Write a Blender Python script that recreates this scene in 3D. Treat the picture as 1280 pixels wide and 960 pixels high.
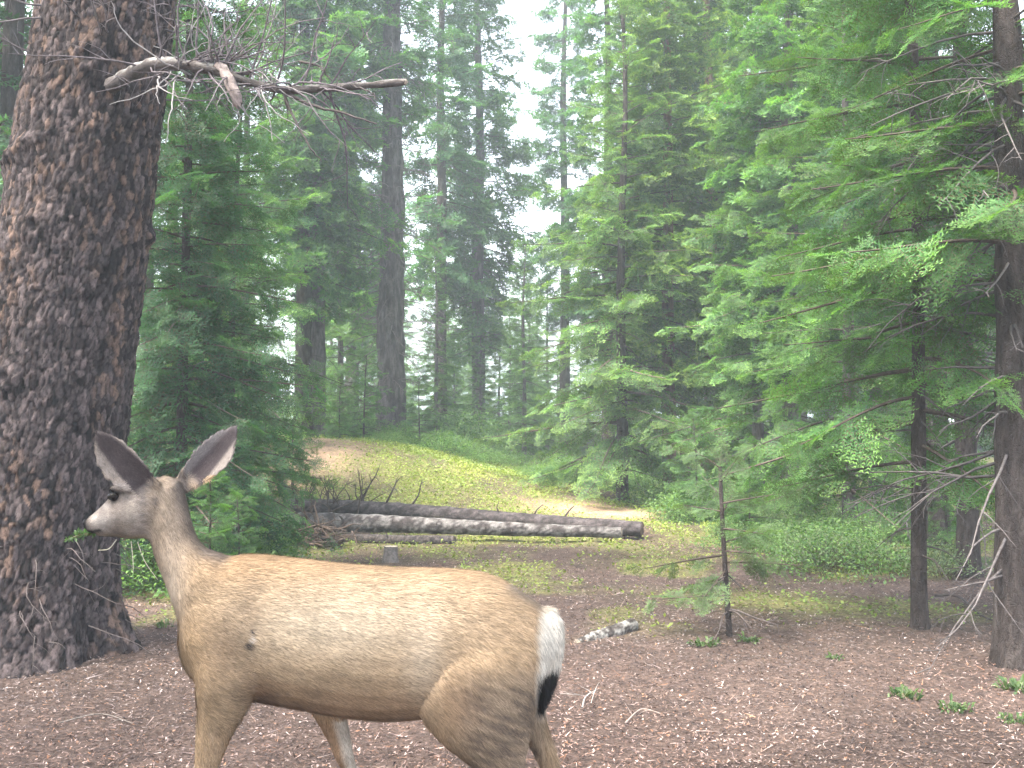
import bpy, math, random
import numpy as np
from mathutils import Vector

# ------------------------------------------------------------------ clear
for o in list(bpy.data.objects):
    bpy.data.objects.remove(o)
scn = bpy.context.scene
COL = scn.collection

# ------------------------------------------------------------------ camera
F, CH, HY = 1312.0, 1.45, 520.0          # focal length in photo pixels, camera height, horizon row
cam_d = bpy.data.cameras.new('camera')
cam = bpy.data.objects.new('camera', cam_d)
COL.objects.link(cam)
cam.location = (0, 0, CH)
cam.rotation_euler = (math.pi / 2 + math.atan(40 / F), 0, 0)
cam_d.sensor_width = 36
cam_d.sensor_fit = 'HORIZONTAL'
cam_d.lens = 36 * F / 1280
cam_d.clip_end = 3000
scn.camera = cam

# ------------------------------------------------------------------ sky, sun, exposure
SUN_EL, SUN_AZ = math.radians(60), math.radians(-128)
world = bpy.data.worlds.new('World')
scn.world = world
world.use_nodes = True
wn = world.node_tree.nodes
wl = world.node_tree.links
wn.clear()
sky = wn.new('ShaderNodeTexSky')
sky.sky_type = 'NISHITA'
sky.sun_disc = False
sky.sun_elevation = SUN_EL
sky.sun_rotation = SUN_AZ
sky.air_density = 1.0
sky.dust_density = 3.0
sky.ozone_density = 1.0
hs = wn.new('ShaderNodeHueSaturation')
hs.inputs['Saturation'].default_value = 0.42
bg = wn.new('ShaderNodeBackground')
bg.inputs['Strength'].default_value = 0.15
wo = wn.new('ShaderNodeOutputWorld')
wl.new(sky.outputs[0], hs.inputs['Color'])
wl.new(hs.outputs[0], bg.inputs['Color'])
wl.new(bg.outputs[0], wo.inputs['Surface'])

sun_d = bpy.data.lights.new('sun', 'SUN')
sun_d.energy = 3.0
sun_d.angle = math.radians(24)
sun_d.color = (1.0, 0.93, 0.80)
sun = bpy.data.objects.new('sun', sun_d)
COL.objects.link(sun)
sv = Vector((math.sin(SUN_AZ) * math.cos(SUN_EL), math.cos(SUN_AZ) * math.cos(SUN_EL), math.sin(SUN_EL)))
sun.rotation_euler = sv.to_track_quat('Z', 'Y').to_euler()
sun.location = (0, 0, 40)

scn.view_settings.view_transform = 'Standard'
scn.view_settings.look = 'None'
scn.view_settings.exposure = 2.85
scn.view_settings.gamma = 1.0
scn.view_settings.use_curve_mapping = False

scn.render.engine = 'CYCLES'
cy = scn.cycles
cy.use_denoising = True
cy.denoiser = 'OPENIMAGEDENOISE'
cy.max_bounces = 6
cy.diffuse_bounces = 3
cy.glossy_bounces = 2
cy.transmission_bounces = 4
cy.transparent_max_bounces = 6
cy.volume_bounces = 1
cy.caustics_reflective = False
cy.caustics_refractive = False
cy.use_adaptive_sampling = True
cy.adaptive_threshold = 0.02

# ------------------------------------------------------------------ helpers
def P(px, py, d):
    """photo pixel at depth d -> point in the place"""
    return np.array([(px - 640) / F * d, d, CH + (HY - py) / F * d])

def sm(t):
    t = np.clip(t, 0, 1)
    return t * t * (3 - 2 * t)

def hash2(i, j, s=0):
    n = (i.astype(np.int64) * 374761393 + j.astype(np.int64) * 668265263 + s * 1442695041) & 0x7fffffff
    n = ((n ^ (n >> 13)) * 1274126177) & 0x7fffffff
    n = n ^ (n >> 16)
    return (n & 0xffff) / 65535.0

def vnoise(x, y, s=0):
    x = np.asarray(x, float); y = np.asarray(y, float)
    i = np.floor(x); j = np.floor(y)
    u = x - i; v = y - j
    u = u * u * (3 - 2 * u); v = v * v * (3 - 2 * v)
    a = hash2(i, j, s); b = hash2(i + 1, j, s); c = hash2(i, j + 1, s); d = hash2(i + 1, j + 1, s)
    return (a * (1 - u) + b * u) * (1 - v) + (c * (1 - u) + d * u) * v

def fbm(x, y, s=0, o=4):
    r = 0; a = 0.5; f = 1.0
    for k in range(o):
        r = r + a * vnoise(np.asarray(x) * f, np.asarray(y) * f, s + k * 17)
        a *= 0.5; f *= 2.03
    return r / (1 - 0.5 ** o)

class MB:
    """collects shapes with per-vertex colour and material slots into one mesh"""
    def __init__(self):
        self.v = []; self.c = []; self.t = []; self.q = []; self.tm = []; self.qm = []; self.n = 0
    def add(self, V, Fc, col=(1, 1, 1), mat=0):
        V = np.asarray(V, float).reshape(-1, 3)
        Fc = np.asarray(Fc, int)
        c = np.asarray(col, float)
        if c.ndim == 1:
            c = np.repeat(c[None, :], len(V), 0)
        self.v.append(V); self.c.append(c)
        if len(Fc):
            if Fc.shape[1] == 3:
                self.t.append(Fc + self.n); self.tm.append(np.full(len(Fc), mat))
            else:
                self.q.append(Fc + self.n); self.qm.append(np.full(len(Fc), mat))
        self.n += len(V)
    def mesh(self, name, mats, smooth=True):
        V = np.concatenate(self.v) if self.v else np.zeros((0, 3))
        C = np.concatenate(self.c)
        T = np.concatenate(self.t) if self.t else np.zeros((0, 3), int)
        Q = np.concatenate(self.q) if self.q else np.zeros((0, 4), int)
        mi = np.concatenate(self.tm + self.qm) if (self.tm or self.qm) else np.zeros(0)
        me = bpy.data.meshes.new(name)
        me.vertices.add(len(V)); me.vertices.foreach_set('co', V.astype(np.float32).ravel())
        nl = T.size + Q.size
        me.loops.add(nl)
        me.loops.foreach_set('vertex_index', np.concatenate([T.ravel(), Q.ravel()]).astype(np.int32))
        npoly = len(T) + len(Q)
        me.polygons.add(npoly)
        ls = np.concatenate([np.arange(len(T)) * 3, T.size + np.arange(len(Q)) * 4]).astype(np.int32)
        me.polygons.foreach_set('loop_start', ls)
        me.polygons.foreach_set('material_index', mi.astype(np.int32))
        me.polygons.foreach_set('use_smooth', np.full(npoly, smooth))
        at = me.color_attributes.new('tint', 'FLOAT_COLOR', 'POINT')
        at.data.foreach_set('color', np.concatenate([C[:, :3], np.ones((len(C), 1))], 1).astype(np.float32).ravel())
        for m in mats:
            me.materials.append(m)
        me.update(calc_edges=True)
        return me

def obj(name, me, parent=None, label=None):
    o = bpy.data.objects.new(name, me)
    COL.objects.link(o)
    if parent is not None:
        o.parent = parent
    if label:
        o['label'] = label
    return o

def tag(o, label, cat, group=None):
    o['label'] = label; o['category'] = cat
    if group:
        o['group'] = group
    return o

def thing(name, label, cat, loc, rz=0, group=None, s=1.0):
    o = bpy.data.objects.new(name, None)
    COL.objects.link(o)
    o.empty_display_size = 0.2
    o.location = loc; o.rotation_euler = (0, 0, rz); o.scale = (s, s, s)
    return tag(o, label, cat, group)

def tube(pts, rad, sides=6, cap=True):
    pts = np.asarray(pts, float); rad = np.asarray(rad, float)
    n = len(pts)
    if rad.ndim == 0:
        rad = np.full(n, float(rad))
    tg = np.gradient(pts, axis=0)
    tg /= np.linalg.norm(tg, axis=1)[:, None] + 1e-9
    ref = np.array([0, 0, 1.0]) if abs(tg[n // 2][2]) < 0.8 else np.array([1.0, 0, 0])
    s = np.cross(tg, ref); s /= np.linalg.norm(s, axis=1)[:, None] + 1e-9
    u = np.cross(s, tg)
    a = np.linspace(0, 2 * np.pi, sides, endpoint=False)
    V = pts[:, None, :] + rad[:, None, None] * (np.cos(a)[None, :, None] * s[:, None, :] + np.sin(a)[None, :, None] * u[:, None, :])
    V = V.reshape(-1, 3)
    i = np.arange(n - 1)[:, None] * sides; j = np.arange(sides)[None, :]; k = (j + 1) % sides
    Q = np.stack([i + j, i + k, i + sides + k, i + sides + j], -1).reshape(-1, 4)
    return V, Q

def spline(pts, n):
    """Catmull-Rom through pts"""
    p = np.asarray(pts, float)
    p = np.vstack([2 * p[0] - p[1], p, 2 * p[-1] - p[-2]])
    t = np.linspace(0, len(p) - 3 - 1e-6, n)
    i = t.astype(int); u = (t - i)[:, None]
    a, b, c, d = p[i], p[i + 1], p[i + 2], p[i + 3]
    return 0.5 * (2 * b + (c - a) * u + (2 * a - 5 * b + 4 * c - d) * u ** 2 + (3 * b - a - 3 * c + d) * u ** 3)

# ------------------------------------------------------------------ materials
def mat_base(name):
    m = bpy.data.materials.new(name)
    m.use_nodes = True
    nt = m.node_tree
    b = nt.nodes['Principled BSDF']
    return m, nt, b

def noise_node(nt, scale, detail=6, rough=0.6, coord='Object', stretch=None):
    tc = nt.nodes.new('ShaderNodeTexCoord')
    n = nt.nodes.new('ShaderNodeTexNoise')
    n.inputs['Scale'].default_value = scale
    n.inputs['Detail'].default_value = detail
    n.inputs['Roughness'].default_value = rough
    if stretch:
        mp = nt.nodes.new('ShaderNodeMapping')
        mp.inputs['Scale'].default_value = stretch
        nt.links.new(tc.outputs[coord], mp.inputs['Vector'])
        nt.links.new(mp.outputs[0], n.inputs['Vector'])
    else:
        nt.links.new(tc.outputs[coord], n.inputs['Vector'])
    return n

def ramp(nt, src, stops):
    r = nt.nodes.new('ShaderNodeValToRGB')
    e = r.color_ramp.elements
    while len(e) < len(stops):
        e.new(0.5)
    for k, (p, c) in enumerate(stops):
        e[k].position = p; e[k].color = (*c, 1)
    nt.links.new(src, r.inputs[0])
    return r

def mixc(nt, a, b, fac, mode='MULTIPLY'):
    m = nt.nodes.new('ShaderNodeMix')
    m.data_type = 'RGBA'; m.blend_type = mode
    if isinstance(fac, (int, float)):
        m.inputs[0].default_value = fac
    else:
        nt.links.new(fac, m.inputs[0])
    nt.links.new(a, m.inputs[6]); nt.links.new(b, m.inputs[7])
    return m.outputs[2]

def mat_tint(name, rough=0.8, spec=0.2, bump=0.0, bscale=60, transl=0.0, tcol=(1.1, 1.25, 0.5), mottled=0.0, mscale=25, stretch=None):
    m, nt, b = mat_base(name)
    at = nt.nodes.new('ShaderNodeAttribute'); at.attribute_name = 'tint'
    col = at.outputs['Color']
    if mottled:
        n = noise_node(nt, mscale, 5, 0.7, stretch=stretch)
        r = ramp(nt, n.outputs['Fac'], [(0.3, (1 - mottled,) * 3), (0.72, (1 + mottled * 0.6,) * 3)])
        col = mixc(nt, col, r.outputs[0], 1.0)
    nt.links.new(col, b.inputs['Base Color'])
    b.inputs['Roughness'].default_value = rough
    b.inputs['Specular IOR Level'].default_value = spec
    if bump:
        n2 = noise_node(nt, bscale, 6, 0.7, stretch=stretch)
        bp = nt.nodes.new('ShaderNodeBump'); bp.inputs['Strength'].default_value = bump
        bp.inputs['Distance'].default_value = 0.02
        nt.links.new(n2.outputs['Fac'], bp.inputs['Height'])
        nt.links.new(bp.outputs[0], b.inputs['Normal'])
    if transl:
        tr = nt.nodes.new('ShaderNodeBsdfTranslucent')
        vm = nt.nodes.new('ShaderNodeVectorMath'); vm.operation = 'MULTIPLY'
        vm.inputs[1].default_value = tcol
        nt.links.new(col, vm.inputs[0]); nt.links.new(vm.outputs[0], tr.inputs['Color'])
        mx = nt.nodes.new('ShaderNodeMixShader'); mx.inputs[0].default_value = transl
        nt.links.new(b.outputs[0], mx.inputs[1]); nt.links.new(tr.outputs[0], mx.inputs[2])
        nt.links.new(mx.outputs[0], nt.nodes['Material Output'].inputs['Surface'])
    return m

M_NEEDLE = mat_tint('needles', 0.55, 0.3, transl=0.45)
M_LEAF = mat_tint('leaves', 0.5, 0.35, transl=0.35)
M_WOOD = mat_tint('branch_wood', 0.9, 0.1, bump=0.5, bscale=90, mottled=0.45, mscale=40)
M_LITTER = mat_tint('litter', 0.9, 0.1)
M_FUR = mat_tint('fur', 0.75, 0.15)
M_SKIN = mat_tint('hide', 0.85, 0.1)
M_BIGBARK = mat_tint('spruce_bark', 0.92, 0.12, bump=0.7, bscale=110, mottled=0.5, mscale=70, stretch=(1, 1, 0.6))
M_LOG = mat_tint('log_bark', 0.9, 0.1, bump=0.8, bscale=60, mottled=0.6, mscale=30)

def mat_bark(name, stops, scale=9, bump=0.8):
    m, nt, b = mat_base(name)
    n = noise_node(nt, scale, 8, 0.72, stretch=(1, 1, 0.28))
    r = ramp(nt, n.outputs['Fac'], stops)
    vo = nt.nodes.new('ShaderNodeTexVoronoi'); vo.feature = 'DISTANCE_TO_EDGE'
    vo.inputs['Scale'].default_value = scale * 2.2
    tc = nt.nodes.new('ShaderNodeTexCoord'); mp = nt.nodes.new('ShaderNodeMapping')
    mp.inputs['Scale'].default_value = (1, 1, 0.3)
    nw = noise_node(nt, 11, 4, 0.6)
    va = nt.nodes.new('ShaderNodeVectorMath'); va.operation = 'MULTIPLY_ADD'; va.inputs[1].default_value = (0.11, 0.11, 0.5)
    nt.links.new(nw.outputs['Color'], va.inputs[0]); nt.links.new(tc.outputs['Object'], va.inputs[2])
    nt.links.new(va.outputs[0], mp.inputs[0]); nt.links.new(mp.outputs[0], vo.inputs['Vector'])
    r2 = ramp(nt, vo.outputs['Distance'], [(0.0, (0.45,) * 3), (0.12, (1,) * 3)])
    nt.links.new(mixc(nt, r.outputs[0], r2.outputs[0], 0.22), b.inputs['Base Color'])
    b.inputs['Roughness'].default_value = 0.92
    b.inputs['Specular IOR Level'].default_value = 0.1
    bp = nt.nodes.new('ShaderNodeBump'); bp.inputs['Strength'].default_value = bump
    bp.inputs['Distance'].default_value = 0.03
    ad = nt.nodes.new('ShaderNodeMath'); ad.operation = 'MULTIPLY_ADD'; ad.inputs[1].default_value = 5.0
    nt.links.new(n.outputs['Fac'], ad.inputs[0]); nt.links.new(r2.outputs[0], ad.inputs[2])
    nt.links.new(ad.outputs[0], bp.inputs['Height']); nt.links.new(bp.outputs[0], b.inputs['Normal'])
    return m

M_BARK = mat_bark('grey_bark', [(0.3, (0.045, 0.038, 0.038)), (0.5, (0.11, 0.092, 0.09)), (0.72, (0.22, 0.19, 0.185))])
M_BARKR = mat_bark('red_bark', [(0.3, (0.05, 0.033, 0.026)), (0.5, (0.14, 0.085, 0.06)), (0.72, (0.26, 0.18, 0.14))])
M_BARKD = mat_bark('dark_bark', [(0.3, (0.03, 0.025, 0.023)), (0.5, (0.065, 0.052, 0.048)), (0.72, (0.13, 0.11, 0.10))], 14)

# ------------------------------------------------------------------ ground
def ground_h(x, y):
    x = np.asarray(x, float); y = np.asarray(y, float)
    L = sm((2.7 - x) / 6.3) * (1 - 0.5 * sm((-x - 14) / 20))
    m = 1.05 * L * sm((y - 13.4) / 4.8) * (1 - 0.22 * sm((y - 18.5) / 9))
    far = sm((y - 5) / 8)
    n = (fbm(x * 0.9 + 7, y * 0.9, 3, 3) - 0.5) * (0.03 + 0.07 * far)
    n += (fbm(x * 5, y * 5, 9, 2) - 0.5) * 0.025 * sm((80 - np.hypot(x, y)) / 40)
    near = 1 - sm((np.hypot(x, y - 3.65) - 1.0) / 1.5)
    return m + n * (1 - 0.75 * near)

def gh(x, y):
    return float(ground_h(np.array([x]), np.array([y]))[0])

def green_zone(x, y):
    """how much low green cover grows here"""
    g = sm((y - 9.6) / 3.2) * (1 - 0.0 * x)
    left = sm((3.4 - x) / 2.0)
    z = g * (0.45 + 0.55 * left)
    z = z * sm((fbm(x * 0.8, y * 0.45, 21, 4) - 0.28) / 0.3) * (0.35 + 0.65 * sm((fbm(x * 2.6, y * 1.2, 23, 3) - 0.36) / 0.22))
    # yellow green strip right of the sapling
    z2 = np.exp(-(((x - 2.15 - 0.0) / 0.9) ** 2 + ((y - 8.2 + 0.35 * (x - 2.1)) / 0.42) ** 2))
    z = np.maximum(z, 0.75 * z2)
    z = np.maximum(z, 0.6 * sm((fbm(x * 1.3, y * 0.9, 33, 4) - 0.50) / 0.15) * sm((y - 6.6) / 1.5))
    # bare earth shoulder of the mound and trampled strip on the right of it
    d1 = np.exp(-(((x + 3.6) / 1.1) ** 2 + ((y - 17.2) / 2.3) ** 2))
    d2 = np.exp(-(((x - 1.2) / 1.3) ** 2 + ((y - 15.3) / 1.1) ** 2))
    return np.clip(z * (1 - 1.25 * np.maximum(d1, 0.8 * d2)), 0, 1)

def axis_steps(fine0, fine1, step, far):
    a = list(np.arange(fine0, fine1, step)); s = step; p = a[-1]
    while p < far:
        s *= 1.22; p += s; a.append(p)
    s = step; p = a[0]; b = []
    while p > -far:
        s *= 1.22; p -= s; b.append(p)
    return np.array(b[::-1] + a)

gx = axis_steps(-6, 6, 0.075, 600); gy = axis_steps(1.5, 20, 0.08, 600)
GX, GY = np.meshgrid(gx, gy)
GZ = ground_h(GX, GY)
rngs = np.random.default_rng(5)
nearm = sm((22 - np.hypot(GX, GY)) / 8)
GZ = GZ + (rngs.random(GZ.shape) - 0.5) * 0.012 * nearm
V = np.stack([GX.ravel(), GY.ravel(), GZ.ravel()], 1)
ny, nx = GX.shape
ii = (np.arange(ny - 1)[:, None] * nx + np.arange(nx - 1)[None, :]).ravel()
Q = np.stack([ii, ii + 1, ii + nx + 1, ii + nx], 1)
gz = green_zone(GX, GY).ravel()[:, None]
fn = fbm(GX * 1.7, GY * 1.2, 51, 4).ravel()[:, None]
soil = np.array([0.088, 0.065, 0.057]) * (0.75 + 0.6 * fn)
soil = soil * (1 - 0.35 * sm((fbm(GX * 0.5, GY * 0.5, 77, 3).ravel()[:, None] - 0.5) / 0.2))
tan = np.array([0.33, 0.235, 0.165])
d1 = np.exp(-(((GX + 3.6) / 1.1) ** 2 + ((GY - 17.2) / 2.3) ** 2)) + 0.75 * np.exp(-(((GX - 1.4) / 1.5) ** 2 + ((GY - 15.3) / 1.0) ** 2))
d1 = sm(d1.ravel()[:, None] * 1.5)
C = soil * (1 - d1) + tan * d1
C = C * (1 - 0.75 * gz) + np.array([0.20, 0.215, 0.07]) * 0.75 * gz
ground = MB(); ground.add(V, Q, C)
mg, nt, b = mat_base('forest_floor')
at = nt.nodes.new('ShaderNodeAttribute'); at.attribute_name = 'tint'
n1 = noise_node(nt, 38, 8, 0.75); n2 = noise_node(nt, 7, 6, 0.65)
r1 = ramp(nt, n1.outputs['Fac'], [(0.32, (0.38, 0.36, 0.36)), (0.5, (0.95, 0.95, 0.95)), (0.68, (1.7, 1.65, 1.6))])
r2 = ramp(nt, n2.outputs['Fac'], [(0.32, (0.7, 0.7, 0.72)), (0.68, (1.25, 1.2, 1.15))])
c1 = mixc(nt, at.outputs['Color'], r1.outputs[0], 1.0)
c1 = mixc(nt, c1, r2.outputs[0], 1.0)
nt.links.new(c1, b.inputs['Base Color'])
b.inputs['Roughness'].default_value = 0.95; b.inputs['Specular IOR Level'].default_value = 0.08
bp = nt.nodes.new('ShaderNodeBump'); bp.inputs['Strength'].default_value = 0.9; bp.inputs['Distance'].default_value = 0.025
nt.links.new(n1.outputs['Fac'], bp.inputs['Height']); nt.links.new(bp.outputs[0], b.inputs['Normal'])
go = obj('ground', ground.mesh('ground', [mg])); go['kind'] = 'structure'
go['label'] = 'brown needle-strewn forest floor rising to a low grassy mound'

# ------------------------------------------------------------------ needle sprays
def rot_about(v, ax, a):
    ax = ax / (np.linalg.norm(ax) + 1e-9)
    return v * math.cos(a) + np.cross(ax, v) * math.sin(a) + ax * np.dot(ax, v) * (1 - math.cos(a))

def make_spray(seed, needle_len=0.024, needle_w=0.0045, step=0.010, nside=8, L=0.36, sidelen=0.17, fluff=0.5):
    """a flat conifer spray along +x in the xy plane: stem, side shoots and needles; returns V, T, age (0 old..1 new), stemflag"""
    r = np.random.default_rng(seed)
    shoots = [(np.zeros(3), np.array([L, 0, -0.02]), 0.0)]
    for k in range(nside):
        for sg in (-1, 1):
            t = (k + 0.35 + 0.4 * r.random()) / (nside + 0.3)
            l = sidelen * (1 - t) ** 0.75 * (0.75 + 0.5 * r.random()) + 0.035
            a = math.radians(r.uniform(38, 60)) * sg
            d = np.array([math.cos(a), math.sin(a), r.uniform(-0.25, 0.12)])
            p0 = np.array([L * t, 0, -0.02 * t])
            shoots.append((p0, d * l, t))
            if l > 0.12:
                for s2 in (-1, 1):
                    b2 = a + s2 * math.radians(r.uniform(30, 50))
                    shoots.append((p0 + d * l * r.uniform(0.35, 0.6), np.array([math.cos(b2), math.sin(b2), r.uniform(-0.25, 0.1)]) * l * 0.5, t))
    Vs = []; Ts = []; age = []; st = []; n = 0
    for p0, d, t in shoots:
        l = np.linalg.norm(d); u = d / l
        s = np.cross([0, 0, 1.0], u); s /= np.linalg.norm(s)
        w = 0.0022
        Vs += [p0 + s * w, p0 - s * w, p0 + d]; Ts.append((n, n + 1, n + 2)); age += [t * 0.5] * 3; st += [1] * 3; n += 3
        m = max(2, int(l / step))
        for q in range(m):
            f = (q + 0.6) / m
            for sg in (-1, 1):
                up = r.uniform(-0.25, fluff)
                nd = u * r.uniform(0.55, 0.9) + s * sg * r.uniform(0.6, 0.95) + np.array([0, 0, up])
                nd /= np.linalg.norm(nd)
                nl = needle_len * r.uniform(0.75, 1.15) * (1 - 0.3 * f)
                b0 = p0 + d * f
                pr = np.cross(nd, [0.3 * sg, 0.2, 1.0]); pr /= np.linalg.norm(pr) + 1e-9
                Vs += [b0 + pr * needle_w * 0.5, b0 - pr * needle_w * 0.5, b0 + nd * nl]
                Ts.append((n, n + 1, n + 2)); n += 3
                ag = np.clip((f - 0.35) * 0.9 + 0.35 * t, 0, 1)
                age += [ag] * 3; st += [0] * 3
    return np.array(Vs), np.array(Ts), np.array(age), np.array(st)

SPR_HI = [make_spray(k, 0.035, 0.0088, 0.0205, 7, fluff=0.8) for k in range(4)]
SPR_MID = [make_spray(20 + k, 0.050, 0.0140, 0.040, 6, fluff=0.8) for k in range(4)]
SPR_LOW = [make_spray(40 + k, 0.080, 0.026, 0.074, 5, fluff=0.9) for k in range(4)]

def emit_sprays(mb, inst, templates, old, new, mat=0, stem=(0.11, 0.075, 0.05), seed=0):
    """inst: list of (pos, dir, up, scale, bright, newness)"""
    r = np.random.default_rng(seed)
    which = r.integers(0, len(templates), len(inst))
    old = np.array(old); new = np.array(new); stem = np.array(stem)
    for k, (TV, TT, TA, TS) in enumerate(templates):
        sel = [inst[i] for i in np.nonzero(which == k)[0]]
        if not sel:
            continue
        pos = np.array([s[0] for s in sel]); d = np.array([s[1] for s in sel]); up = np.array([s[2] for s in sel])
        sc = np.array([s[3] for s in sel]); br = np.array([s[4] for s in sel]); nw = np.array([s[5] for s in sel])
        d = d / (np.linalg.norm(d, axis=1)[:, None] + 1e-9)
        sd = np.cross(up, d); sd /= np.linalg.norm(sd, axis=1)[:, None] + 1e-9
        u = np.cross(d, sd)
        R = np.stack([d, sd, u], 2) * sc[:, None, None]
        V = np.einsum('nij,vj->nvi', R, TV) + pos[:, None, :]
        a = np.clip(TA[None, :] * nw[:, None], 0, 1)[..., None]
        c = (old * (1 - a) + new * a) * br[:, None, None]
        c = np.where(TS[None, :, None] > 0, stem, c)
        m = len(TV)
        T = (TT[None] + (np.arange(len(sel)) * m)[:, None, None]).reshape(-1, 3)
        mb.add(V.reshape(-1, 3), T, c.reshape(-1, 3), mat)

def bare_branch(mb, p, d, L, r0, rng, col, depth=2, sides=4, mat=0, droop=0.3, wig=0.25, dens=5.0):
    """a dead twiggy branch"""
    n = 6
    d = d / (np.linalg.norm(d) + 1e-9)
    pts = [np.array(p, float)]; cur = d.copy()
    for k in range(n - 1):
        cur = cur + rng.normal(0, wig, 3) * 0.5 + np.array([0, 0, -droop * 0.25])
        cur /= np.linalg.norm(cur)
        pts.append(pts[-1] + cur * L / (n - 1))
    pts = np.array(pts)
    rad = r0 * np.linspace(1, 0.25, n)
    V, Qd = tube(pts, rad, sides)
    mb.add(V, Qd, np.array(col) * rng.uniform(0.75, 1.3), mat)
    if depth > 0 and L > 0.08:
        m = max(2, int(L * dens))
        for q in range(m):
            t = rng.uniform(0.2, 0.97)
            i = min(int(t * (n - 1)), n - 2)
            b = pts[i] + (pts[i + 1] - pts[i]) * (t * (n - 1) - i)
            tg = pts[i + 1] - pts[i]; tg /= np.linalg.norm(tg)
            sd = rng.normal(0, 1, 3); sd -= tg * np.dot(sd, tg); sd /= np.linalg.norm(sd)
            bare_branch(mb, b, tg * 0.6 + sd * 0.8, L * rng.uniform(0.22, 0.5) * (1.1 - 0.5 * t), r0 * 0.45, rng, col, depth - 1, 3, mat, droop, wig, dens * 1.3)

def trunk_mesh(name, H, r0, mat, rng, lean=0.0, sides=14, flare=0.35, rtop=0.012, wob=0.03):
    n = max(24, int(H / 0.16))
    z = np.concatenate([[-0.25], np.linspace(0, 0.5, 8)[:-1], np.linspace(0.5, H, n)])
    r = rtop + (r0 - rtop) * np.clip(1 - np.maximum(z, 0) / H, 0, 1) ** 0.85
    r = r * (1 + flare * np.exp(-np.maximum(z, 0) / 0.16))
    ph = rng.uniform(0, 6)
    pts = np.stack([wob * np.sin(z * 0.7 + ph) * z / H * 2 + lean * z, wob * np.cos(z * 0.9 + ph) * z / H * 2, z], 1)
    V, Qd = tube(pts, r, sides)
    ang = np.tile(np.arange(sides), len(z)); zi = np.repeat(z, sides)
    cen = np.repeat(pts, sides, 0)
    k = 1 + 0.13 * (vnoise(ang * 0.9 + ph * 9, zi * 3, 4) - 0.5) * 2 + 0.08 * (rng.random(len(V)) - 0.5)
    V = cen + (V - cen) * k[:, None]
    mb = MB(); mb.add(V, Qd)
    return mb.mesh(name, [mat]), (lambda zz: np.array([np.interp(zz, z, pts[:, 0]), np.interp(zz, z, pts[:, 1]), zz])), (lambda zz: np.interp(zz, z, r))

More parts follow.
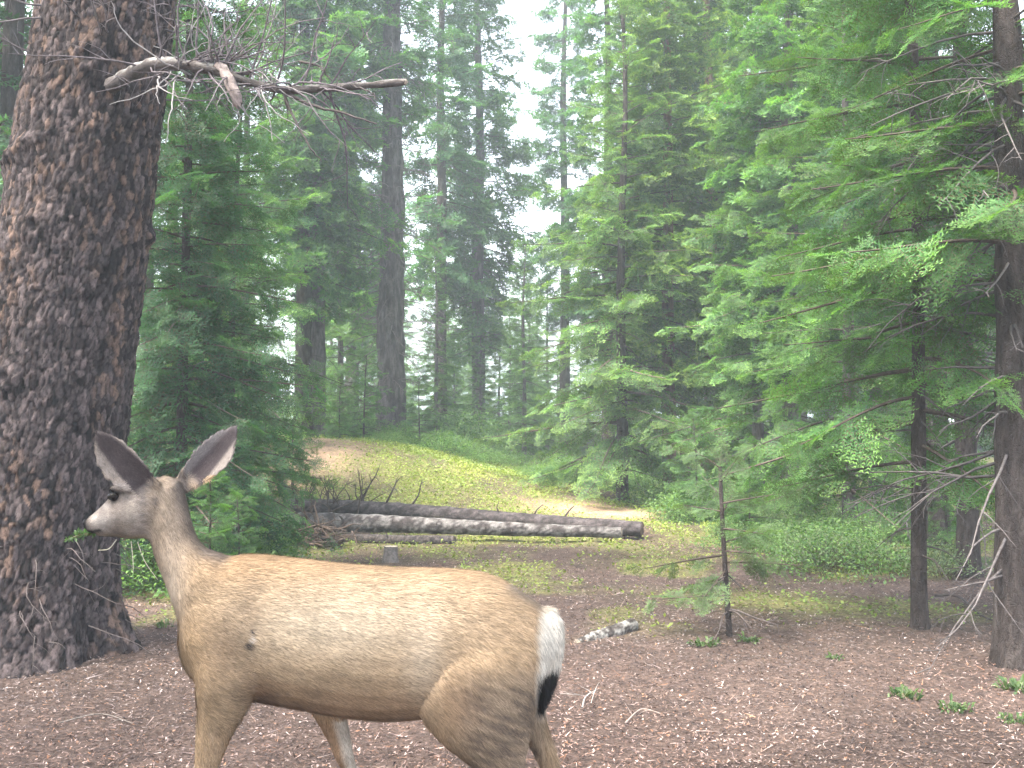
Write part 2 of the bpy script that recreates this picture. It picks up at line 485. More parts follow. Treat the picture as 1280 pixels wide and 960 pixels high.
def conifer(name, seed, H, cb, R, r0, tmpl, per_m=13, old=(0.030, 0.062, 0.028), new=(0.10, 0.16, 0.04), droop=0.35,
            spray=1.0, spacing=0.17, bark=None, dead=0, dead_len=0.5, newness=1.0, shape=0.8, lean=0.0, gap=0.0, deadcol=(0.12, 0.10, 0.095), hang=0.75, wide=0.45, inner=0.16):
    """returns (trunk mesh, crown mesh, dead limb mesh or None)"""
    rng = np.random.default_rng(seed)
    tm, axis, rad = trunk_mesh(name + '_trunk', H, r0, bark or M_BARK, rng, lean)
    mb = MB(); inst = []
    nb = int((H - cb) * per_m)
    az = rng.uniform(0, 6.28)
    for k in range(nb):
        u = (k + rng.random()) / nb
        z = cb + (H - cb) * u
        if gap and vnoise(np.array([u * 9.0 + seed]), np.array([az * 0.8]), 8)[0] < gap:
            az += 2.4
            continue
        az += 2.399 + rng.normal(0, 0.4)
        Lb = R * ((1 - u) ** shape) * min(1.0, wide + u * 3.2) * rng.uniform(0.62, 1.18) + 0.12
        e0 = (-0.12 + 0.75 * u ** 1.3) + rng.normal(0, 0.09)
        dr = droop * (1 - 0.7 * u) * rng.uniform(0.7, 1.3)
        t = np.linspace(0, 1, 7)
        ca, sa = math.cos(az), math.sin(az)
        bend = rng.normal(0, 0.12)
        rr = Lb * t
        lat = Lb * bend * t * t
        zz = z + Lb * (e0 * t - dr * t * t + 0.5 * dr * t ** 3)
        a0 = axis(z)
        pts = np.stack([a0[0] + rr * ca - lat * sa, a0[1] + rr * sa + lat * ca, zz], 1)
        V, Qd = tube(pts, (0.004 + 0.0085 * Lb) * np.linspace(1, 0.22, 7), 4)
        mb.add(V, Qd, np.array([0.085, 0.066, 0.055]) * rng.uniform(0.7, 1.3), 1)
        bright = rng.uniform(0.78, 1.22)
        ns = max(1, int((Lb * 0.86) / (spacing * spray)))
        for q in range(ns + 1):
            tt = 1.0 if q == ns else inner + (1 - inner) * (q + rng.uniform(0.1, 0.9)) / (ns + 0.4)
            i = min(int(tt * 6), 5); f = tt * 6 - i
            p = pts[i] + (pts[i + 1] - pts[i]) * f
            tg = pts[i + 1] - pts[i]; tg /= np.linalg.norm(tg)
            s = np.cross([0, 0, 1.0], tg); s /= np.linalg.norm(s)
            upv = np.cross(tg, s)
            remain = (1 - tt) * Lb
            scl = spray * min(1.25, 0.62 + remain * 0.75)
            outer = newness * (0.35 + 0.65 * tt)
            for sg in ((0,) if q == ns else (-1, 1)):
                if sg and rng.random() < 0.1:
                    continue
                a = math.radians(rng.uniform(40, 66)) * sg + rng.normal(0, 0.12)
                dd = tg * math.cos(a) + s * math.sin(a) + upv * rng.normal(-0.22, 0.28)
                uu = upv + s * rng.normal(0, 0.55) + tg * rng.normal(0, 0.4)
                inst.append((p, dd, uu, scl * rng.uniform(0.75, 1.2), bright * rng.uniform(0.8, 1.2), outer * rng.uniform(0.5, 1.2)))
            if rng.random() < hang:
                a = rng.uniform(-1.2, 1.2)
                dd = tg * math.cos(a) * 0.7 + s * math.sin(a) * 0.7 + np.array([0, 0, -rng.uniform(0.35, 1.0)])
                uu = tg + s * rng.normal(0, 0.8)
                inst.append((p, dd, uu, scl * rng.uniform(0.6, 0.95), bright * rng.uniform(0.75, 1.1), outer * rng.uniform(0.3, 1.0)))
    # leader
    top = axis(H)
    for q in range(3):
        inst.append((top - np.array([0, 0, 0.25 * q]), np.array([rng.normal(0, .25), rng.normal(0, .25), 1.0]), np.array([1.0, 0.2, 0]), spray * 0.8, 1.0, newness))
    emit_sprays(mb, inst, tmpl, old, new, 0, seed=seed)
    cm = mb.mesh(name + '_crown', [M_NEEDLE, M_WOOD], smooth=False)
    dm = None
    if dead:
        db = MB()
        for k in range(dead):
            z = rng.uniform(0.06, 1.0) ** 0.8 * (cb + 0.25 * (H - cb))
            a = rng.uniform(0, 6.28); a0 = axis(z); rd = rad(z)
            d = np.array([math.cos(a), math.sin(a), rng.uniform(-0.5, 0.25)])
            bare_branch(db, a0 + d * rd * 0.7, d, dead_len * rng.uniform(0.4, 1.3), 0.004 + 0.008 * dead_len, rng, deadcol, 2, 4, 0, 0.35, 0.25, 6)
        dm = db.mesh(name + '_dead', [M_WOOD])
    return tm, cm, dm

def place_tree(kind, meshes, x, y, rz, s, label, group=None, name='spruce_tree', sink=0.03, sz=1.0):
    t = thing(name, label, 'tree', (x, y, gh(x, y) - sink), rz, group, s)
    t.scale = (s, s, s * sz)
    obj('trunk', meshes[0], t)
    if meshes[1]:
        obj('crown', meshes[1], t)
    if meshes[2]:
        obj('dead_twig_mass', meshes[2], t)['kind'] = 'stuff'
    return t

def X(px, d):
    return (px - 640) / F * d

# ------------------------------------------------------------------ the trees one can tell apart
GREEN_D = dict(old=(0.042, 0.110, 0.056), new=(0.11, 0.235, 0.075))
GREEN_M = dict(old=(0.055, 0.140, 0.046), new=(0.19, 0.34, 0.075))
GREEN_Y = dict(old=(0.070, 0.145, 0.042), new=(0.29, 0.38, 0.085))

E = conifer('near_fir', 11, 8.2, 1.15, 1.45, 0.052, SPR_HI, 13.5, **GREEN_M, droop=0.32, spacing=0.2, bark=M_BARKD, dead=16, dead_len=0.45, newness=1.1, wide=0.8)
place_tree('E', E, X(1146, 7.2), 7.2, 0.5, 1, 'slim bare-stemmed fir with bright green boughs over the right clearing edge', name='fir_tree')

E2 = conifer('edge_fir', 12, 8.6, 2.25, 1.15, 0.115, SPR_HI, 11, **GREEN_M, droop=0.4, spacing=0.2, bark=M_BARKD, dead=95, dead_len=0.8, newness=0.9, deadcol=(0.105, 0.092, 0.09), wide=0.8)
place_tree('E2', E2, X(1264, 6.15), 6.15, 1.4, 1, 'thick reddish fir trunk bristling with dead grey twigs below its boughs', name='fir_tree')

E3 = conifer('shade_fir', 13, 10, 2.6, 1.5, 0.10, SPR_MID, 11, **GREEN_D, droop=0.4, bark=M_BARKD, dead=80, dead_len=1.0, deadcol=(0.105, 0.092, 0.09))
place_tree('E3', E3, X(1207, 9.6), 9.6, 2.4, 1, 'dark-stemmed spruce with dead lower twigs standing between two right-edge firs')

LF = conifer('left_fir', 14, 7.6, 0.2, 1.12, 0.055, SPR_MID, 25, **GREEN_D, inner=0.03, hang=1.0, droop=0.45, spacing=0.2, bark=M_BARKD, newness=0.85, wide=0.85, dead=8, dead_len=0.6)
place_tree('LF', LF, X(228, 9.4), 9.4, 0.3, 1, 'dense dark green fir crowding the right side of the huge trunk', name='fir_tree')

LF2 = conifer('left_fir_back', 15, 6.0, 0.15, 0.95, 0.05, SPR_MID, 20, inner=0.05, old=(0.05, 0.13, 0.05), new=(0.16, 0.29, 0.07), droop=0.4, bark=M_BARKD, newness=1.0, wide=0.9)
place_tree('LF2', LF2, X(292, 12.0), 12.0, 1.3, 1, 'mid green bushy fir growing at the left foot of the mound', name='fir_tree')

CF = conifer('centre_fir', 16, 9.0, 0.75, 2.05, 0.10, SPR_MID, 15, old=(0.065, 0.150, 0.055), new=(0.25, 0.385, 0.10), spacing=0.2, droop=0.42, bark=M_BARKD, newness=1.5, wide=0.8, dead=24, dead_len=0.8, gap=0.10, shape=0.85)
place_tree('CF', CF, X(778, 17.2), 17.2, 0.8, 1, 'broad yellow-tipped fir standing alone behind the log ends', name='fir_tree')

# shared kinds for the rest of the wood
VA = conifer('mid_fir', 21, 8.5, 0.5, 1.75, 0.10, SPR_MID, 11.5, old=(0.065, 0.155, 0.05), new=(0.22, 0.37, 0.085), newness=1.25, spacing=0.185, droop=0.38, bark=M_BARK, wide=0.8, dead=10, dead_len=0.5)
VB = conifer('tall_spruce', 22, 16, 2.6, 2.0, 0.19, SPR_LOW, 11, **GREEN_M, spray=1.35, droop=0.45, bark=M_BARK, dead=36, dead_len=0.9, gap=0.10)
VC = conifer('slim_spruce', 23, 17, 4.2, 1.55, 0.17, SPR_LOW, 10, old=(0.05, 0.125, 0.06), new=(0.13, 0.26, 0.085), spray=1.3, droop=0.5, bark=M_BARKD, dead=40, dead_len=0.8, gap=0.16)
VD = conifer('twiggy_spruce', 24, 16.5, 6.5, 1.35, 0.30, SPR_LOW, 9, **GREEN_M, spray=1.2, droop=0.5, bark=M_BARK, dead=210, dead_len=0.95, gap=0.3, deadcol=(0.16, 0.13, 0.125))
VE = conifer('pale_spruce', 25, 14.5, 2.0, 1.9, 0.15, SPR_LOW, 11, **GREEN_Y, spray=1.35, droop=0.4, bark=M_BARKR, dead=24, dead_len=0.8, gap=0.1)
VY2 = conifer('pale_young_fir', 27, 2.1, 0.06, 0.75, 0.022, SPR_MID, 17, old=(0.085, 0.16, 0.06), new=(0.27, 0.38, 0.12), spray=0.9, droop=0.5, bark=M_BARKD, wide=0.9)
VY = conifer('young_fir', 26, 2.1, 0.06, 0.75, 0.022, SPR_MID, 19, **GREEN_M, spray=0.85, droop=0.3, bark=M_BARKD, wide=0.9)

named = [
    (VA, 250, 14.2, 0.8, 'full green fir rising behind the dense fir by the huge trunk'),
    (VA, 185, 12.6, 0.9, 'green fir showing in a strip right behind the huge trunk'),
    (VA, 305, 17.0, 0.95, 'green fir filling the gap left of the two mound stems'),
    (VA, 215, 18.5, 1.15, 'tall bushy fir deep behind the dense fir by the huge trunk'),
    (VC, 12, 11.5, 0.9, 'dark tall spruce half hidden behind the left side of the huge trunk'),
    (VC, 379, 20.6, 1.0, 'dark reddish spruce stem just left of a thicker grey one on the mound'),
    (VB, 396, 21.0, 1.0, 'grey straight spruce stem rising behind the bare earth of the mound'),
    (VD, 489, 22.0, 1.05, 'tall thick trunk covered in dead grey twigs behind the mound'),
    (VC, 551, 27.0, 1.0, 'slender dark spruce stem right of the thick twiggy trunk'),
    (VB, 598, 29.0, 1.08, 'tall hazy blue-green spruce between the two bright sky gaps'),
    (VC, 706, 33.0, 1.1, 'narrow hazy spruce at the right edge of the bright sky gap'),
    (VC, 760, 22.5, 0.85, 'dark spruce stem hidden behind the broad yellow-tipped fir'),
    (VE, 836, 17.9, 0.85, 'thin pale-scarred spruce trunk right of the broad yellow-tipped fir'),
    (VC, 859, 21.5, 0.95, 'dark thin spruce trunk between a pale-scarred and a reddish trunk'),
    (VE, 889, 20.3, 1.0, 'reddish spruce trunk standing over a fallen pale stick'),
    (VA, 948, 15.5, 0.92, 'green fir with low sweeping boughs behind the young sapling'),
    (VB, 990, 15.2, 0.75, 'dark spruce trunk rising out of the low green bushes'),
    (VA, 1060, 12.5, 0.85, 'thick green fir behind the slim bare-stemmed fir'),
    (VC, 1168, 11.4, 0.8, 'pale thin trunk in the shade right of the slim bare-stemmed fir'),
    (VB, 1100, 17.0, 0.95, 'tall spruce deep in the shade beyond the right clearing edge'),
    (VA, 425, 24.5, 0.85, 'low-crowned fir filling the space between two grey trunks'),
    (VA, 545, 24.0, 0.55, 'short fir beside the slender dark stem behind the mound'),
    (VA, 655, 25.0, 0.62, 'short green fir under the brightest gap in the trees'),
    (VB, 440, 30.0, 1.1, 'tall spruce far behind the grey stem on the mound'),
    (VE, 905, 26.0, 1.05, 'sunlit yellow-green spruce behind the reddish trunk'),
    (VE, 985, 24.0, 1.05, 'sunlit yellow-green spruce behind the fir with sweeping boughs'),
]
rr = random.Random(3)
for kind, px, d, s, lab in named:
    place_tree('n', kind, X(px, d), d, rr.uniform(0, 6.28), s, lab, name='fir_tree' if kind is VA else 'spruce_tree')

# the crowd of trees further back, keeping the two sky gaps open
fill_lab = {id(VB): ('grey-trunked green spruce among the far trees', 'grey-trunked far spruces'),
            id(VC): ('dark slim spruce among the far trees', 'dark slim far spruces'),
            id(VE): ('yellow-green spruce among the far trees', 'yellow-green far spruces'),
            id(VA): ('low bushy fir among the far trees', 'bushy far firs')}
spots = []
tries = 0
while len(spots) < 68 and tries < 6000:
    tries += 1
    d = rr.uniform(25, 70)
    px = rr.uniform(-160, 1440)
    x = X(px, d)
    if any((x - a) ** 2 + (d - b) ** 2 < 3.2 for a, b in spots):
        continue
    if 740 < px < 1060 and rr.random() < 0.6:
        continue
    if 430 < px < 760 and rr.random() < 0.45:
        continue
    kind = rr.choice([VB, VC, VC, VE, VA] if px > 640 else [VB, VB, VC, VC, VA])
    s = rr.uniform(0.8, 1.15)
    half = 1.9 * F / d
    # sky gaps: nothing tall across these columns
    hz = {id(VB): 16, id(VC): 17, id(VE): 14.5, id(VA): 8.5}[id(kind)] * s
    topy = HY - (hz - CH) / d * F
    bad = False
    for a, bb, lim in ((500, 548, 170), (650, 700, 340), (340, 372, 250)):
        if px + half > a and px - half < bb and topy < lim:
            bad = True
    if bad:
        if rr.random() < 0.5:
            kind = VA; s = rr.uniform(0.6, 0.9)
            topy = HY - (8.5 * s - CH) / d * F
            half = 1.6 * F / d
            if any(px + half > a and px - half < bb and topy < lim for a, bb, lim in ((500, 548, 170), (650, 700, 340), (340, 372, 250))):
                continue
        else:
            continue
    spots.append((x, d))
    lab, grp = fill_lab[id(kind)]
    zone = ('seen through the firs beside the huge trunk' if px < 350 else 'beyond the thick twiggy trunk' if px < 500 else 'beyond the grassy mound' if px < 640 else
            'beyond the broad yellow-tipped fir' if px < 870 else 'beyond the sapling' if px < 1010 else 'beyond the right-edge firs')
    lab = lab.replace('among the far trees', 'farther off ' + zone if d > 45 else zone)
    place_tree('f', kind, x, d, rr.uniform(0, 6.28), s, lab, grp, name='fir_tree' if kind is VA else 'spruce_tree')

# low firs and thin stems closing the wood near the ground
for k in range(64):
    d = rr.uniform(27, 62); px = rr.uniform(380, 1240)
    if any((X(px, d) - a) ** 2 + (d - b2) ** 2 < 0.8 for a, b2 in spots):
        continue
    spots.append((X(px, d), d))
    kind = VC if k % 4 == 0 and not (480 < px < 760) else VA
    top = rr.uniform(330, 440) if 480 < px < 760 else rr.uniform(250, 420)
    h = CH + (HY - top) / F * d
    s = h / 8.5 if kind is VA else rr.uniform(0.55, 0.75)
    zone = 'beyond the grassy mound' if px < 640 else 'beyond the broad yellow-tipped fir' if px < 870 else 'beyond the sapling' if px < 1010 else 'beyond the right-edge firs'
    place_tree('l', kind, X(px, d), d, rr.uniform(0, 6.28), s, ('low young fir' if kind is VA else 'thin-stemmed small spruce') + (' far off ' if d > 42 else ' ') + zone,
               'low far firs' if kind is VA else 'thin far spruces', name='fir_tree' if kind is VA else 'spruce_tree')

# unseen spruces added on the near side to shade the front of the clearing
for kind, x, y, s, lab in ((VC, -5.0, -0.4, 1.0, 'added unseen slim spruce shading the near side of the clearing facing the huge trunk'),
                           (VB, -3.6, -3.4, 1.0, 'added unseen full-crowned spruce shading the near side of the clearing'),
                           (VC, -7.2, 2.2, 0.95, 'added unseen slim spruce left of the huge trunk, shading the near side')):
    place_tree('b', kind, x, y, x, s, lab)

# young firs in the understorey
for k, (px, d, s, lab) in enumerate([
        (368, 14.6, 0.62, 'light green young fir just behind the root end of the logs'),
        (300, 8.6, 0.40, 'low green fir seedling behind the deer neck'),
        (262, 8.2, 0.48, 'low green fir seedling between the huge trunk and the deer neck'),
        (455, 20.5, 0.8, 'young fir on the mound crest beside the thick twiggy trunk'),
        (425, 19.6, 0.6, 'young fir on the mound crest right of the grey stem'),
        (525, 21.5, 0.7, 'young fir right of the thick twiggy trunk'),
        (870, 14.6, 0.7, 'young fir in front of the reddish trunk'),
        (935, 12.5, 0.55, 'young fir just behind the sapling'),
        (1180, 10.4, 0.6, 'young fir low in the shade between right-edge trunks')]):
    place_tree('y', VY2 if k == 0 else VY, X(px, d), d, k * 1.1, s, lab, name='young_fir')

# ------------------------------------------------------------------ sapling in the clearing
SP = conifer('sapling', 31, 1.14, 0.26, 0.47, 0.0165, SPR_HI, 20, old=(0.075, 0.135, 0.06), new=(0.20, 0.30, 0.11), spray=0.62, spacing=0.21, droop=0.18, bark=M_BARKD, dead=7, dead_len=0.28, newness=0.9, shape=0.55, wide=0.9, gap=0.12)
place_tree('S', SP, X(910, 6.95), 6.95, 0.9, 1, 'sparse knee-high fir sapling standing alone in the clearing', name='fir_sapling')

# ------------------------------------------------------------------ huge old spruce trunk on the left
def big_tree():
    d = 6.5; S = F / d
    base = np.array([X(40, d), d, gh(X(40, d), d)])
    root = thing('old_spruce', 'huge leaning spruce trunk with scaly grey-brown bark beside the deer', 'tree', base)
    zs = np.concatenate([np.arange(-0.2, 4.5, 0.0135), np.arange(4.6, 19, 0.12)])
    nth = 350
    th = np.linspace(0, 2 * np.pi, nth, endpoint=False)
    Z, TH = np.meshgrid(zs, th, indexing='ij')
    zr = [-0.2, 0.0, 0.12, 0.3, 0.6, 1.2, 2.0, 3.0, 4.1, 6, 12, 19]
    rr_ = [0.66, 0.60, 0.545, 0.49, 0.455, 0.440, 0.432, 0.422, 0.392, 0.36, 0.23, 0.03]
    cx = [-0.02, 0.0, 0.01, 0.02, 0.045, 0.10, 0.19, 0.31, 0.45, 0.65, 1.0, 1.2]
    R0 = np.interp(Z, zr, rr_); CXm = np.interp(Z, zr, cx)
    lob = np.exp(-np.maximum(Z, 0) / 0.35)
    R0 = R0 * (1 + 0.10 * lob * np.sin(TH * 5 + 0.7) + 0.06 * lob * np.sin(TH * 9 + 2) + 0.015 * np.sin(TH * 3 + Z * 1.3))
    # bark plates: jittered cells on the unrolled trunk
    circ = 2 * math.pi * 0.43
    nc = 92; cw = circ / nc; chh = 0.056
    wx = (fbm(TH * 6, Z * 9, 61, 3) - 0.5) * 1.3
    wy = (fbm(TH * 6 + 40, Z * 9, 62, 3) - 0.5) * 1.3
    U = TH / (2 * np.pi) * nc + wx * 1.2; W = Z / chh + wy * 1.3
    iu = np.floor(U); iw = np.floor(W)
    f1 = np.full(U.shape, 9.0); f2 = np.full(U.shape, 9.0); cid = np.zeros(U.shape); tilt = np.zeros(U.shape)
    for a in (-1, 0, 1):
        for bq in (-1, 0, 1):
            ci = np.mod(iu + a, nc); cj = iw + bq
            ox = (iu + a) + hash2(ci, cj, 71); oy = (iw + bq) + hash2(ci, cj, 72)
            dd = np.hypot(U - ox, (W - oy))
            lt = dd < f1
            f2 = np.where(lt, f1, np.minimum(f2, dd))
            cid = np.where(lt, hash2(ci, cj, 73), cid)
            tilt = np.where(lt, (W - oy) * (hash2(ci, cj, 75) - 0.35) + (U - ox) * (hash2(ci, cj, 76) - 0.5), tilt)
            f1 = np.where(lt, dd, f1)
    edge = f2 - f1
    plate = sm((edge + 0.25 * (fbm(TH * 30, Z * 30, 64, 2) - 0.5)) / 0.26)
    hgt = plate * (0.004 + 0.014 * np.mod(cid * 7.3, 1)) + tilt * 0.017 * plate + 0.012 * (fbm(TH * 22, Z * 14, 69, 3) - 0.5) + (fbm(TH * 60, Z * 60, 66, 3) - 0.5) * 0.010
    hgt += (fbm(TH * 3, Z * 2.5, 67, 3) - 0.5) * 0.03
    # knots and a swollen ring
    for (kz, kt, ks, kh) in ((2.55, 4.55, 0.10, 0.05), (1.67, 4.45, 0.09, 0.045), (0.8, 4.9, 0.07, 0.03), (3.55, 4.95, 0.12, 0.05), (3.1, 5.2, 0.07, 0.03)):
        dk = np.hypot((TH - kt) * 0.43, Z - kz) / ks
        hgt += kh * np.exp(-dk ** 2) - kh * 1.1 * np.exp(-(dk / 0.35) ** 2)
    hgt += 0.035 * np.exp(-((Z - 3.05 - 0.12 * (TH - 4.2)) / 0.05) ** 2) * sm((4.75 - TH) / 0.5)
    Rr = R0 + hgt
    V = np.stack([CXm + Rr * np.cos(TH), Rr * np.sin(TH), Z], -1).reshape(-1, 3)
    n0 = len(zs)
    i = np.arange(n0 - 1)[:, None] * nth; j = np.arange(nth)[None, :]; k = (j + 1) % nth
    Qd = np.stack([i + j, i + k, i + nth + k, i + nth + j], -1).reshape(-1, 4)
    h1 = np.mod(cid * 13.7, 1)[..., None]; h2 = np.mod(cid * 29.1, 1)[..., None]
    c = np.array([0.036, 0.029, 0.031]) * (1 - h1) + np.array([0.130, 0.102, 0.100]) * h1
    flake = sm((h2 - 0.66) / 0.15) * sm((fbm(TH * 2, Z * 1.2, 68, 3)[..., None] - 0.46) / 0.18)
    c = c * (1 - 0.75 * flake) + np.array([0.19, 0.125, 0.095]) * 0.7 * flake
    dark = sm((0.30 - h2) / 0.1)
    c = c * (1 - 0.6 * dark)
    c = c * (0.30 + 0.70 * plate[..., None]) * (0.55 + 0.9 * fbm(TH * 26, Z * 20, 70, 3)[..., None])
    mb = MB(); mb.add(V, Qd, c.reshape(-1, 3))
    obj('trunk', mb.mesh('old_spruce_trunk', [M_BIGBARK]), root)
    # live crown high above
    rng = np.random.default_rng(8)
    cm = MB(); inst = []
    for q in range(48):
        z = rng.uniform(7, 18.5); u = (z - 7) / 12
        a = rng.uniform(0, 6.28); Lb = 2.6 * (1 - u) ** 0.7 * rng.uniform(0.6, 1.1) + 0.3
        x0 = np.interp(z, zr, cx)
        t = np.linspace(0, 1, 6)
        pts = np.stack([x0 + Lb * t * math.cos(a), Lb * t * math.sin(a), z + Lb * (0.05 * t - 0.35 * t * t)], 1)
        Vt, Qt = tube(pts, 0.035 * np.linspace(1, 0.2, 6), 4); cm.add(Vt, Qt, (0.09, 0.07, 0.06), 1)
        for w in range(int(Lb / 0.5)):
            tt = rng.uniform(0.2, 1); i5 = min(int(tt * 5), 4)
            p = pts[i5] + (pts[i5 + 1] - pts[i5]) * (tt * 5 - i5)
            for sg in (-1, 1):
                a2 = a + sg * rng.uniform(0.6, 1.2)
                inst.append((p, np.array([math.cos(a2), math.sin(a2), -0.3]), np.array([0, 0, 1.0]), 1.4, rng.uniform(0.8, 1.2), 0.8))
    emit_sprays(cm, inst, SPR_LOW, GREEN_D['old'], GREEN_D['new'])
    obj('crown', cm.mesh('old_spruce_crown', [M_NEEDLE, M_WOOD], False), root)

    def loc(px, py, dd):
        return P(px, py, dd) - base
    gcol = (0.105, 0.09, 0.086)
    # the long snapped dead limb
    db = MB(); rng = np.random.default_rng(81)
    pts = spline([loc(135, 104, 6.12), loc(158, 90, 5.98), loc(190, 76, 5.9), loc(250, 80, 5.8), loc(292, 93, 5.75), loc(345, 108, 5.7), loc(400, 107, 5.66), loc(455, 103, 5.62), loc(506, 99, 5.6)], 40)
    rad = np.interp(np.linspace(0, 1, 40), [0, 0.12, 0.35, 0.5, 0.75, 1], [0.046, 0.038, 0.034, 0.024, 0.022, 0.018]) * (1 + 0.12 * rng.normal(0, 1, 40))
    V, Qd = tube(pts, rad, 9)
    V += rng.normal(0, 0.0022, V.shape)
    cl = np.repeat(np.array(gcol)[None], len(V), 0) * rng.uniform(0.65, 1.25, (len(V), 1))
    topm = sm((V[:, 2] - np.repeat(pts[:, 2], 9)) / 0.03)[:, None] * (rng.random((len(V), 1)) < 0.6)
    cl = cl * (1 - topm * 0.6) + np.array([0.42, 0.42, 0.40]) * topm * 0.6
    db.add(V, Qd, cl)
    db.add(np.vstack([V[-9:], V[-9:].mean(0) + [0.015, 0, 0]]), [[q, (q + 1) % 9, 9] for q in range(9)], (0.4, 0.33, 0.26))
    lo = obj('dead_limb', db.mesh('dead_limb', [M_WOOD]), root, 'long bare limb snapped off short at its right end')
    # side twigs with a curve of their own
    tb = MB()
    def twig(pix, r0, r1, col=gcol, n=14, sides=5):
        p = spline([loc(*q) for q in pix], n)
        p += np.random.default_rng(int(pix[0][0])).normal(0, 0.004, p.shape)
        V, Qd = tube(p, np.linspace(r0, r1, n), sides); tb.add(V, Qd, np.array(col) * 0.8)
    twig([(345, 108, 5.7), (385, 128, 5.65), (430, 140, 5.6), (470, 152, 5.58)], 0.012, 0.004)
    twig([(352, 112, 5.7), (368, 150, 5.62), (385, 182, 5.6), (402, 200, 5.6)], 0.009, 0.003)
    twig([(372, 74, 5.7), (395, 78, 5.62), (412, 98, 5.6)], 0.008, 0.003)
    twig([(440, 104, 5.6), (462, 112, 5.55), (468, 122, 5.5)], 0.006, 0.002)
    pale = (0.33, 0.31, 0.31)
    for q in range(26):     # thin pale twigs arching over the trunk and hanging from the limb
        x0 = rng.uniform(185, 350); y0 = 90 + rng.uniform(-12, 12)
        dx = rng.normal(-10, 45); up = rng.uniform(40, 130) if q % 2 else -rng.uniform(30, 110)
        dq = 5.8 - rng.uniform(0, 0.35)
        twig([(x0, y0, 5.85), (x0 + dx * 0.5 + rng.normal(0, 10), y0 - up * 0.5, dq), (x0 + dx + rng.normal(0, 18), y0 - up, dq - 0.05)], 0.0055, 0.0018, pale, 12, 4)
    for q in range(64):
        t = rng.uniform(0.2, 0.8); i = int(t * 39)
        sd = rng.normal(0, 1, 3); sd[2] = abs(sd[2]) * (0.9 if q % 3 else -0.9); sd[0] += 0.5
        bare_branch(tb, pts[i], sd, rng.uniform(0.25, 0.8), 0.007, rng, (0.14, 0.12, 0.13), 2, 4, 0, 0.15, 0.3, 7)
    for q in range(40):     # dead twigs out of the trunk itself
        z = rng.uniform(3.3, 5.2); a = rng.uniform(-2.9, 0.6)
        x0 = np.interp(z, zr, cx); r0 = np.interp(z, zr, rr_)
        d_ = np.array([math.cos(a), math.sin(a), rng.uniform(-0.2, 0.5)])
        bare_branch(tb, np.array([x0 + r0 * d_[0], r0 * d_[1], z]), d_, rng.uniform(0.3, 0.9), 0.007, rng, (0.15, 0.13, 0.135), 2, 4, 0, 0.2, 0.3, 5)
    for q in range(26):     # fine dead twigs at the foot of the trunk
        z = rng.uniform(0.15, 0.75); a = rng.uniform(-1.6, 0.5)
        x0 = np.interp(z, zr, cx); r0 = np.interp(z, zr, rr_)
        d_ = np.array([math.cos(a), math.sin(a), rng.uniform(-0.6, 0.3)])
        bare_branch(tb, np.array([x0 + r0 * d_[0], r0 * d_[1], z]), d_, rng.uniform(0.15, 0.4), 0.004, rng, (0.11, 0.09, 0.085), 2, 4, 0, 0.5, 0.3, 9)
    obj('dead_twig_spray', tb.mesh('dead_twig_spray', [M_WOOD]), root)['kind'] = 'stuff'
    # torn pale stub
    sb = MB()
    p = spline([loc(270, 76, 5.72), loc(281, 92, 5.66), loc(290, 112, 5.62), loc(297, 132, 5.6)], 9)
    V, Qd = tube(p, np.array([0.022, 0.026, 0.030, 0.032, 0.034, 0.032, 0.028, 0.020, 0.006]), 8)
    V += rng.normal(0, 0.006, V.shape)
    sb.add(V, Qd, np.repeat([[0.27, 0.22, 0.205]], len(V), 0) * rng.uniform(0.6, 1.2, (len(V), 1)))
    obj('broken_stub', sb.mesh('broken_stub', [M_WOOD]), root, 'pale torn wood of a broken-off branch')
    # fir twig with greyed needles hanging low on the right of the trunk
    return root
big_tree()

